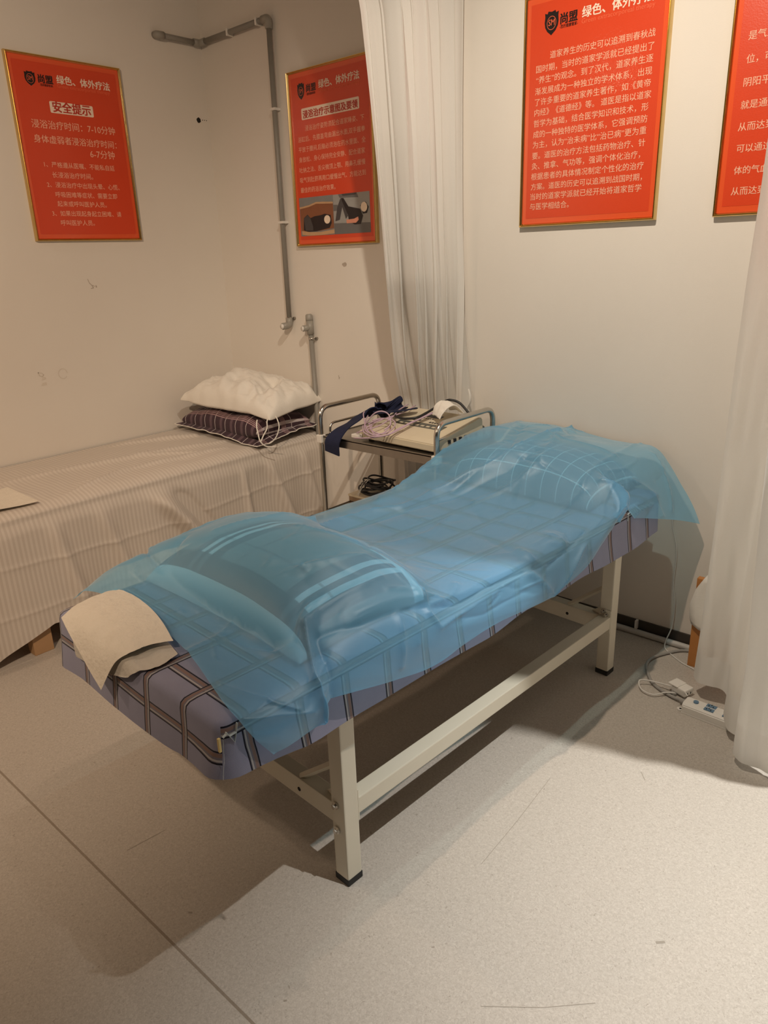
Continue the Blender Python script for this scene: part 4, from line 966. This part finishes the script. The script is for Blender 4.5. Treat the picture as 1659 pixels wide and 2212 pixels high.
# ================================================================== curtains
def curtain(name, path_fn, zt, zb, nfold, amp, m, hem_m, nh=90, nw=360, hem=0.11, seed=0, wob=0.5):
    """path_fn(a, z) -> (point, outward normal) of the un-pleated cloth"""
    root = None
    def pt(i, z):
        a = i / (nw - 1)
        (px_, py_), (nx_, ny_) = path_fn(a, z)
        ph = nfold * 2 * math.pi * (a + 0.030 * math.sin(a * 21 + seed) + 0.02 * math.sin(a * 47)) + 1.2 * math.sin(a * 9 + seed) + wob * noise.noise(Vector((a * 5 + seed, z * 0.7, 0)))
        s = math.sin(ph); A = amp(a, z) if callable(amp) else amp
        A *= max(0.12, 0.85 + 1.1 * noise.noise(Vector((a * 7 + seed, z * 0.8, 2))))
        k = A * (abs(s) ** 0.75) * (1 if s > 0 else -1) + 0.003 * noise.noise(Vector((a * 30, z * 2, seed)))
        along = A * 0.30 * math.sin(2 * ph)
        return (px_ + nx_ * k + ny_ * along * -1, py_ + ny_ * k + nx_ * along, z)
    zs = [zt + (zb + hem - zt) * k / (nh - 1) for k in range(nh)]
    panel = grid_mesh(name, [[pt(i, z) for i in range(nw)] for z in zs], nh, nw, m)
    hz = [zb + hem - hem * k / 7 for k in range(8)]
    def hp(i, z, k):
        a = i / (nw - 1)
        return (lambda q: (q[0], q[1], q[2] + (0.012 * noise.noise(Vector((a * 9, seed, 3))) * (k / 7))))(pt(i, z))
    grid_mesh('hem', [[hp(i, z, k) for i in range(nw)] for k, z in enumerate(hz)], 8, nw, hem_m, panel)
    return panel
def left_path(a, z):
    # a = 0 at the wall end, a = 1 at the free end; the lower part is pushed back behind the trolley
    A = (float(np.interp(z, [0.1, 0.9, 1.6, 2.3, 2.95], [-1.845, -1.865, -1.895, -1.905, -1.905])), 2.645)
    B = (float(np.interp(z, [0.1, 0.85, 1.05, 1.4, 1.9, 2.3, 2.95], [-2.20, -2.20, -2.13, -2.02, -1.955, -1.925, -1.90])), float(np.interp(z, [0.1, 0.85, 1.05, 1.4, 1.9, 2.3, 2.6, 2.95], [2.625, 2.60, 2.47, 2.30, 2.175, 2.10, 1.98, 1.86])))
    x, y = A[0] + (B[0] - A[0]) * a, A[1] + (B[1] - A[1]) * a
    dx, dy = B[0] - A[0], B[1] - A[1]; l = math.hypot(dx, dy)
    f = sm(a, 0.66, 0.76) * sm(z, 0.75, 1.3)          # the free end is folded back as a separate flap
    x -= 0.055 * f; y += 0.050 * f
    return (x, y), (-dy / l * -1, dx / l * -1)
def lamp_(a, z):
    base = float(np.interp(z, [0.1, 0.85, 1.3, 2.0, 2.9], [0.020, 0.022, 0.031, 0.033, 0.030]))
    return base * float(np.interp(a, [0, 0.55, 0.8, 1.0], [1.0, 1.0, 0.9, 0.55]))
lc = curtain('privacy_curtain', left_path, 2.95, 0.14, 7.0, lamp_, M['curtain'], M['curtain_hem'], seed=1.3, nw=420)
tag(lc, 'bunched white curtain hanging between the two posters behind the steel trolley', 'curtain', 'white privacy curtains')
RB = [(-.700, 2.375), (-.672, 2.335), (-.632, 2.338), (-.592, 2.342), (-.566, 2.31), (-.552, 2.235), (-.515, 2.170), (-.478, 2.178), (-.468, 2.225), (-.458, 2.275), (-.432, 2.262), (-.418, 2.215), (-.432, 2.18), (-.462, 2.15), (-.476, 2.11), (-.466, 2.075), (-.435, 2.06), (-.40, 2.075), (-.365, 2.072), (-.33, 2.05), (-.295, 2.065), (-.26, 2.06), (-.22, 2.05)]
RP = smooth_path([(x, y, 0) for x, y in RB], 14)
def right_curtain():
    # the near edge of the cloth flares towards the room as it rises to its track
    nh, nw = 80, len(RP)
    def row(z):
        k = (z - 0.05) / 2.9; out = []
        yb = float(np.interp(z, [0.05, 0.4, 0.72, 1.3, 1.93, 2.9], [2.06, 1.98, 1.89, 1.72, 1.55, 1.25]))
        for i, q in enumerate(RP):
            a = i / (nw - 1); w = sm(a, 0.40, 1.0)
            x = q.x + (-0.43 - q.x) * 0.16 * k + 0.012 * k; y = q.y + (yb - 2.08) * w + (2.2 - q.y) * 0.20 * sm(k, 0, 0.5) * (1 - w) + 0.10 * sm(k, 0.0, 0.42) * sm(a, 0.12, 0.3) * sm(a, 0.75, 0.5)
            x += 0.030 * sm(k, 0.02, 0.25) * w * math.sin(a * 60)
            x += 0.010 * noise.noise(Vector((a * 8, z * 1.1, 1))) * sm(k, 0, .2); y += 0.016 * noise.noise(Vector((a * 8, z * 1.3, 7))) * sm(k, 0, .2)
            y += 0.006 * noise.noise(Vector((a * 30, z * 6, 2)))
            lift = 0.03 * sm(a, 0.32, 0.0) - 0.022 * sm(a, 0.55, 0.68) + 0.03 * noise.noise(Vector((a * 5, 3.3, 0)))
            out.append((x, y, z + lift * (1 - sm(z, 0.0, 0.4))))
        return out
    pan = grid_mesh('privacy_curtain', [row(2.95 + (0.165 - 2.95) * (t / (nh - 1))) for t in range(nh)], nh, nw, M['curtain_sheer'])
    grid_mesh('hem', [row(0.165 + (0.045 - 0.165) * t / 7) for t in range(8)], 8, nw, M['curtain_hem'], pan)
    return pan
rc = right_curtain(); tag(rc, 'white pleated curtain at the right picture edge with its hem over the power strip', 'curtain', 'white privacy curtains')

# ================================================================== steel trolley
tr = thing('trolley', 'stainless steel two tier trolley between the two beds', 'trolley', (-2.01, 2.39, 0))
XL, XR, YF, YB = -2.335, -1.690, 2.195, 2.585
def tl(*pts): return [Vector(q) - tr.location for q in pts]
HZ = 0.878
for x in (XL, XR):
    obj('end_frame', tube(BM(), arc_path(tl((x, YF, 0.09), (x, YF, HZ), (x, YB, HZ), (x, YB, 0.09)), 0.055, 9), 0.0115, 12), M['steel'], tr, True)
    xi = x + (0.028 if x == XL else -0.028)
    obj('guard_rail', tube(BM(), arc_path(tl((xi, YF + 0.03, 0.752), (xi, YF + 0.03, 0.806), (xi, YB - 0.02, 0.806), (xi, YB - 0.02, 0.752)), 0.03, 7), 0.0055, 10), M['steel'], tr, True)
    for y in (YF, YB):
        cst = obj('caster', cyl(BM(), *tl((x, y, 0.10), (x, y, 0.062)), 0.010, 10), M['steel'], tr)
        obj('wheel', cyl(BM(), *tl((x - 0.011, y, 0.036), (x + 0.011, y, 0.036)), 0.036, 18), M['rubber'], cst)
def tray(z, nm):
    b = BM(); x0, x1, y0, y1 = XL + 0.008 - tr.location.x, XR - 0.008 - tr.location.x, YF - 0.004 - tr.location.y, YB + 0.004 - tr.location.y
    box(b, x0, x1, y0, y1, z - 0.004, z)
    for q in ((x0, x1, y0, y0 + 0.004), (x0, x1, y1 - 0.004, y1), (x0, x0 + 0.004, y0, y1), (x1 - 0.004, x1, y0, y1)): box(b, *q, z - 0.036, z + 0.004)
    return obj(nm, b, M['steel_tray'], tr)
tray(0.752, 'top_tray'); tray(0.405, 'lower_tray')
for x in (XL, XR): obj('corner_bracket', box(BM(), x - 0.016 - tr.location.x, x + 0.016 - tr.location.x, YF - 0.016 - tr.location.y, YF + 0.014 - tr.location.y, 0.722, 0.758, 0.004), M['white_pl'], tr)

# therapy device on the top tray
dv = thing('therapy_device', 'beige therapy device with a sloping control panel on the trolley top', 'medical device', (-1.925, 2.222, 0.753), math.radians(-3))
b = BM(); DW, DD = 0.215, 0.315
sec = [(0.0, 0.010), (0.0, 0.040), (0.035, 0.050), (DD - 0.02, 0.098), (DD, 0.092), (DD, 0.010)]
va = [[b.verts.new((sx * DW * (1.0 if z < 0.045 else 0.965), y, z)) for y, z in sec] for sx in (-1, 1)]
for k in range(len(sec)): b.faces.new((va[0][k], va[0][(k + 1) % 6], va[1][(k + 1) % 6], va[1][k]))
b.faces.new(va[0]); b.faces.new(va[1])
bmesh.ops.bevel(b, geom=list(b.edges), offset=0.004, segments=2, affect='EDGES')
obj('casing', b, M['device'], dv)
def panel(name, x0, x1, y0, y1, m, d=0.001, par=None, parts=None):
    zf = lambda y: 0.050 + (y - 0.035) / (DD - 0.055) * 0.048
    b = BM()
    for (a0, a1, c0, c1) in (parts or [(x0, x1, y0, y1)]):
        vs = [b.verts.new((x, y, zf(y) + d)) for x, y in ((a0, c0), (a1, c0), (a1, c1), (a0, c1))] + [b.verts.new((x, y, zf(y) - 0.002)) for x, y in ((a0, c0), (a1, c0), (a1, c1), (a0, c1))]
        for q in ((0, 1, 2, 3), (7, 6, 5, 4), (0, 4, 5, 1), (1, 5, 6, 2), (2, 6, 7, 3), (3, 7, 4, 0)): b.faces.new([vs[i] for i in q])
    return obj(name, b, m, par or dv)
kp = panel('keypad', -0.115, 0.145, 0.118, 0.160, M['device_dark'])
panel('key', 0, 0, 0, 0, M['device'], 0.002, kp, [(-0.095 + 0.03 * k, -0.078 + 0.03 * k, 0.128, 0.138) for k in range(8)])
panel('display', -0.055, 0.055, 0.222, 0.248, M['device_key'])
panel('printed_marks', 0, 0, 0, 0, M['device_key'], 0.0012, None, [(-0.060 + 0.016 * k, -0.050 + 0.016 * k, 0.174, 0.186) for k in range(3)] + [(0.035 + 0.014 * k, 0.044 + 0.014 * k, 0.170, 0.180) for k in range(5)] + [(-0.05 + 0.012 * k, -0.043 + 0.012 * k, 0.205, 0.210) for k in range(7)])
for x in (-1, 1):
    for y in (0.04, DD - 0.04): obj('rubber_foot', cyl(BM(), (x * 0.18, y, 0.0), (x * 0.18, y, 0.012), 0.012, 12), M['rubber'], dv)
# row of lead sockets on the right flank
b = BM()
for k in range(6): box(b, 0.212, 0.220, 0.08 + 0.035 * k, 0.092 + 0.035 * k, 0.030, 0.044)
obj('lead_sockets', b, M['device_key'], dv)

# leads, strap and pad on the trolley
def wire(name, label, cat, paths, r, m, n=8, group=None, part='cable_strand'):
    root = thing(name, label, cat, paths[0][0], 0, group); q0 = Vector(paths[0][0])
    for p in paths:
        obj(part, tube(BM(), [Vector(v) - q0 for v in smooth_path(p, n)], r, 7), m, root, True)
    return root
LIL = [
 [(-2.111, 2.173, .776), (-2.055, 2.161, .785), (-1.985, 2.181, .795), (-1.938, 2.223, .810), (-1.931, 2.318, .832), (-1.918, 2.38, .845), (-1.895, 2.45, .862)],
 [(-2.179, 2.338, .835), (-2.133, 2.27, .825), (-2.047, 2.191, .812), (-1.991, 2.178, .800), (-1.945, 2.190, .806), (-1.937, 2.263, .822), (-1.916, 2.354, .840), (-1.89, 2.455, .865)],
 [(-2.11, 2.312, .825), (-2.065, 2.231, .815), (-1.999, 2.180, .806), (-1.974, 2.202, .808), (-1.984, 2.258, .824), (-2.017, 2.30, .838), (-2.069, 2.312, .84), (-2.11, 2.29, .83)],
 [(-2.105, 2.232, .818), (-2.055, 2.238, .872), (-2.025, 2.257, .885), (-2.0, 2.273, .870), (-1.98, 2.259, .835), (-1.985, 2.225, .816)],
 [(-2.069, 2.536, .858), (-2.039, 2.418, .852), (-2.055, 2.349, .842), (-2.079, 2.277, .828), (-2.081, 2.221, .814)],
 [(-2.198, 2.348, .85), (-2.174, 2.304, .85), (-2.119, 2.251, .83), (-2.051, 2.188, .808), (-1.96, 2.185, .803), (-1.93, 2.25, .822), (-1.905, 2.37, .848), (-1.885, 2.46, .866)],
 [(-2.10, 2.26, .822), (-2.04, 2.206, .812), (-1.975, 2.190, .808), (-1.955, 2.225, .816), (-1.975, 2.285, .832), (-2.03, 2.315, .842), (-2.085, 2.30, .834), (-2.10, 2.25, .822)],
 [(-2.12, 2.24, .815), (-2.06, 2.182, .805), (-1.99, 2.168, .798), (-1.93, 2.200, .812), (-1.915, 2.31, .836), (-1.90, 2.44, .862)],
 [(-2.125, 2.205, .79), (-2.08, 2.205, .806), (-2.03, 2.25, .826), (-2.03, 2.33, .846), (-2.07, 2.42, .856), (-2.10, 2.52, .862)],
]
lw = wire('lead_cable', 'bundle of looped lilac lead cables on the trolley device', 'cable', LIL, 0.0028, M['lilac'])
b = BM(); box(b, -2.150, -2.108, 2.196, 2.222, 0.768, 0.784, 0.003); bmesh.ops.translate(b, verts=b.verts, vec=-lw.location); obj('lead_plug', b, M['white_pl'], lw)
wire('power_cable', 'black cable curving across the control panel of the trolley device', 'cable', [[(-2.06, 2.40, .856), (-2.045, 2.36, .848), (-1.977, 2.335, .846), (-1.92, 2.352, .852), (-1.912, 2.41, .862), (-1.905, 2.48, .880), (-1.868, 2.485, .904), (-1.839, 2.489, .913), (-1.805, 2.507, .900), (-1.755, 2.505, .862), (-1.72, 2.53, .82)]], 0.0055, M['black_cable'])
def ribbon(name, pts, widths, m, th=0.004, parent=None, up=None):
    """thick strap swept along a path; up = list of width directions"""
    P = smooth_path(pts, 8); n = len(P); bm = BM(); rings = []
    Wd = smooth_path(up, 8); Ws = smooth_path([(w, 0, 0) for w in widths], 8)
    for i in range(n):
        t = (P[min(i + 1, n - 1)] - P[max(i - 1, 0)]).normalized(); w = Wd[i] - t * Wd[i].dot(t); w.normalize(); nn = t.cross(w)
        h = Ws[i].x / 2
        rings.append([bm.verts.new(P[i] + w * (sx * h) + nn * (sy * th / 2)) for sx, sy in ((-1, -1), (1, -1), (1, 1), (-1, 1))])
    for a, b_ in zip(rings[:-1], rings[1:]):
        for k in range(4): bm.faces.new((a[k], a[(k + 1) % 4], b_[(k + 1) % 4], b_[k]))
    bm.faces.new(rings[0]); bm.faces.new(rings[-1])
    return obj(name, bm, m, parent)
ns = ribbon('velcro_strap', [(-2.245, 2.170, .690), (-2.235, 2.168, .748), (-2.225, 2.215, .790), (-2.215, 2.285, .815), (-2.215, 2.345, .842), (-2.205, 2.395, .835), (-2.19, 2.435, .838), (-2.165, 2.45, .872), (-2.135, 2.455, .880), (-2.125, 2.465, .852), (-2.09, 2.47, .850)],
    [.085, .085, .08, .085, .09, .10, .10, .11, .11, .10, .09], M['navy'], 0.005, None,
    [(1, 0.0, 0), (1, 0, 0), (1, .05, .2), (1, .1, .35), (.9, .2, .5), (.7, .7, .2), (.5, .8, .2), (.25, .9, .1), (.2, .95, 0), (.2, .95, 0), (.3, .9, 0)])
tag(ns, 'navy velcro strap hanging over the front edge of the trolley top', 'strap', 'navy straps')
ns2 = ribbon('velcro_strap', [(-2.165, 2.375, .848), (-2.12, 2.36, .852), (-2.07, 2.40, .856), (-2.02, 2.44, .862), (-1.995, 2.455, .868)], [.03, .055, .06, .055, .03], M['navy'], 0.005, None, [(0.3, .9, 0)] * 5)
tag(ns2, 'navy velcro strap end lying flat on the device behind the lilac loops', 'strap', 'navy straps')
ec = cloth('electrode_cloth', [[(-1.885, 2.42, .858), (-1.85, 2.395, .862), (-1.805, 2.365, .858)], [(-1.885, 2.44, .895), (-1.85, 2.43, .900), (-1.80, 2.40, .892)], [(-1.875, 2.475, .905), (-1.845, 2.475, .912), (-1.79, 2.455, .900)], [(-1.865, 2.52, .865), (-1.83, 2.52, .868), (-1.775, 2.50, .862)]], M['fabric_white'], 24, 24, 0.005, 4)
o = grid_mesh('electrode_cloth', ec[0], 24, 24, M['fabric_white']); sol = o.modifiers.new('thick', 'SOLIDIFY'); sol.thickness = 0.004
tag(o, 'crumpled white pad cloth on top of the trolley device', 'cloth')
ht = obj('plastic_strip', tube(BM(), smooth_path([(-1.855, 2.600, .775), (-1.838, 2.605, .850), (-1.822, 2.605, .885), (-1.820, 2.605, .915), (-1.829, 2.605, .942)], 8), [0.009] * 20 + [0.009 - 0.0004 * k for k in range(13)], 8, True, 0.003), M['white_pl'], None, True)
tag(ht, 'white curved plastic strip standing up behind the trolley device', 'strip')
# lower tray: box and a heap of dark cables
bx = thing('small_box', 'small brown box on the lower trolley shelf', 'box', (-2.28, 2.40, 0.406))
obj('carton', box(BM(), -0.055, 0.055, -0.05, 0.07, 0.0, 0.028, 0.002), M['brown_card'], bx)
obj('lid', box(BM(), -0.058, 0.058, -0.053, 0.073, 0.024, 0.034, 0.002), M['device'], bx)
rr = random.Random(4); coils = []
for k in range(9):
    cx, cy, R1, R2, z0 = -2.235 + rr.uniform(-.02, .02), 2.445 + rr.uniform(-.015, .015), rr.uniform(.055, .085), rr.uniform(.045, .07), 0.447 + 0.007 * k
    coils.append([(cx + R1 * math.cos(a), cy + R2 * math.sin(a), z0 + 0.008 * math.sin(2 * a + k)) for a in [q * 0.55 for q in range(12)]])
cc = wire('coiled_cable', 'heap of coiled black cables on the lower trolley shelf', 'cable', coils, 0.0042, M['black_cable'], 5, None, 'cable_loop')
wire('thin_lead', 'thin pale wires drooping over the heap of black cables', 'cable', [[(-2.255, 2.40, .515), (-2.275, 2.385, .49), (-2.285, 2.365, .45), (-2.290, 2.355, .435)], [(-2.245, 2.40, .515), (-2.262, 2.375, .485), (-2.272, 2.355, .45), (-2.275, 2.35, .43)]], 0.0016, M['white_cable'])

# ================================================================== things on the floor by the right curtain
ob = thing('wooden_board', 'orange wooden board standing behind the right curtain', 'board', (-0.66, 2.56, 0))
obj('panel', box(BM(), -0.120, 0.17, -0.012, 0.012, 0.0, 0.36, 0.002), M['orange_wood'], ob)
def towel_pt(k, j):
    front = k < 13; z = (0.180 + 0.0155 * k - (0.02 * math.sin(j * .7) if k < 2 else 0)) if front else 0.372 - 0.018 * (k - 13)
    edge = float(np.interp(z, [0.16, 0.20, 0.26, 0.32, 0.37], [-0.772, -0.786, -0.790, -0.776, -0.752]))
    return (edge + 0.26 * j / 11, (2.536 - 0.006 * math.sin(j + k * 0.3)) if front else 2.584 + 0.004 * math.sin(j), z)
tw = grid_mesh('towel', [[towel_pt(k, j) for j in range(12)] for k in range(24)], 24, 12, M['fabric_white'])
sol = tw.modifiers.new('thick', 'SOLIDIFY'); sol.thickness = 0.006
tag(tw, 'white towel hung over the orange board behind the right curtain', 'towel')
wire('wall_cable', 'thin white cable hanging down the wall from under the blue drape', 'cable', [[(-0.935, WY - 0.006, .60), (-0.931, WY - 0.006, .50), (-0.905, WY - 0.006, .392), (-0.904, WY - 0.006, .255), (-0.890, WY - 0.008, .18), (-0.890, WY - 0.012, .078), (-0.900, 2.645, .02), (-0.890, 2.615, .004), (-0.855, 2.584, .003), (-0.80, 2.548, .003), (-0.745, 2.528, .003), (-0.69, 2.50, .003)]], 0.0024, M['white_cable'])
wire('mains_cable', 'thick grey mains cable looping from the wall to the power strip', 'cable', [[(-0.72, 2.66, .006), (-0.819, 2.640, .006), (-0.867, 2.578, .006), (-0.897, 2.507, .006), (-0.893, 2.445, .006), (-0.845, 2.361, .006), (-0.80, 2.322, .006), (-0.74, 2.296, .008), (-0.690, 2.282, .016)]], 0.0058, M['grey_cable'], 10)
ps_ = thing('power_strip', 'white power strip with blue sockets on the floor under the right curtain hem', 'power strip', (-0.684, 2.262, 0), math.radians(-2.0))
b = BM(); ln = 0.215
sec = [(-0.030, 0.004), (-0.030, 0.030), (-0.020, 0.040), (0.020, 0.040), (0.030, 0.030), (0.030, 0.004)]
va = [[b.verts.new((x, y, z)) for y, z in sec] for x in (0, ln)]
for k in range(6): b.faces.new((va[0][k], va[0][(k + 1) % 6], va[1][(k + 1) % 6], va[1][k]))
b.faces.new(va[0]); b.faces.new(va[1]); bmesh.ops.bevel(b, geom=list(b.edges), offset=0.003, segments=2, affect='EDGES')
obj('housing', b, M['white_pl'], ps_)
obj('base_plate', box(BM(), 0.001, ln - 0.001, -0.031, 0.031, 0.0, 0.006, 0.001), M['white_pl'], ps_)
obj('switch_button', cyl(BM(), (0.036, 0.0, 0.038), (0.036, 0.0, 0.045), 0.0085, 18), M['socket_blue'], ps_)
for x in (0.068, 0.128):
    for y0, y1 in ((-0.021, -0.004), (0.001, 0.020)):
        k = obj('socket', box(BM(), x, x + 0.032, y0, y1, 0.0385, 0.0415, 0.001), M['socket_blue'], ps_)
        b = BM()
        for q in ((0.008, 0.35), (0.022, 0.35), (0.015, 0.75)): box(b, x + q[0] - 0.0015, x + q[0] + 0.0015, y0 + (y1 - y0) * q[1] - 0.003, y0 + (y1 - y0) * q[1] + 0.003, 0.0405, 0.0421)
        obj('socket_slots', b, M['dark_hole'], k)
for x in (-0.008, ln + 0.008):
    b = BM(); cyl(b, (x, -0.014 if x < 0 else 0.0, 0.0), (x, -0.014 if x < 0 else 0.0, 0.005), 0.011, 16); k = obj('mounting_ear', b, M['white_pl'], ps_)
    b = BM(); cyl(b, (x, -0.014 if x < 0 else 0.0, 0.0045), (x, -0.014 if x < 0 else 0.0, 0.0056), 0.004, 10); obj('ear_hole', b, M['dark_hole'], k)
obj('cable_gland', tube(BM(), [(-0.022, 0.018, 0.014), (0.002, 0.014, 0.019)], [0.0075, 0.010], 12), M['grey_cable'], ps_)
ad = thing('plug_adapter', 'small white plug adapter beside the power strip end', 'adapter', (-0.725, 2.345, 0), math.radians(-18))
obj('adapter_body', box(BM(), -0.026, 0.030, -0.024, 0.024, 0.008, 0.034, 0.005), M['white_pl'], ad)
obj('adapter_flap', box(BM(), -0.040, 0.0, -0.026, 0.022, 0.032, 0.037, 0.002), M['white_pl'], ad)
b = BM()
for q in (-0.008, 0.008): box(b, 0.0295, 0.0306, q - 0.002, q + 0.002, 0.014, 0.022)
obj('adapter_slots', b, M['dark_hole'], ad)
obj('plug_block', box(BM(), -0.020, 0.0, -0.044, -0.024, 0.0, 0.012, 0.002), M['grey_cable'], ad)
wire('charger_cable', 'thin white cable in a flat loop on the floor by the adapter', 'cable', [[(-0.690, 2.300, .03), (-0.715, 2.325, .026), (-0.760, 2.332, .024), (-0.806, 2.333, .020), (-0.850, 2.318, .022), (-0.862, 2.300, .020), (-0.838, 2.268, .012), (-0.795, 2.264, .010), (-0.765, 2.296, .014), (-0.735, 2.308, .018)]], 0.0024, M['white_cable'])

# fine scratches and scuffs in the vinyl
fl_ = bpy.data.objects['floor']
def on_floor(bm, pts, d): bm.faces.new([bm.verts.new((x, y, d)) for x, y in pts]); return bm
M['scratch'] = noise_mat('floor_scratch', (0.30, 0.26, 0.215), (0.36, 0.32, 0.27), 50, 0.6)
for pts, w in (([(-0.835, 1.257), (-0.845, 1.45), (-0.862, 1.66)], 0.0014), ([(-0.62, 0.94), (-0.52, 1.02), (-0.44, 1.10)], 0.0015), ([(-0.665, 1.86), (-0.640, 1.83)], 0.002), ([(-1.60, 0.69), (-1.585, 0.80)], 0.002), ([(-0.40, 1.32), (-0.385, 1.335)], 0.006), ([(-1.30, 0.68), (-1.292, 0.686)], 0.005), ([(-0.95, 0.68), (-0.945, 0.685)], 0.004)):
    obj('scratch', stroke2(BM(), on_floor, pts, w, 0.0004), M['scratch'], fl_)
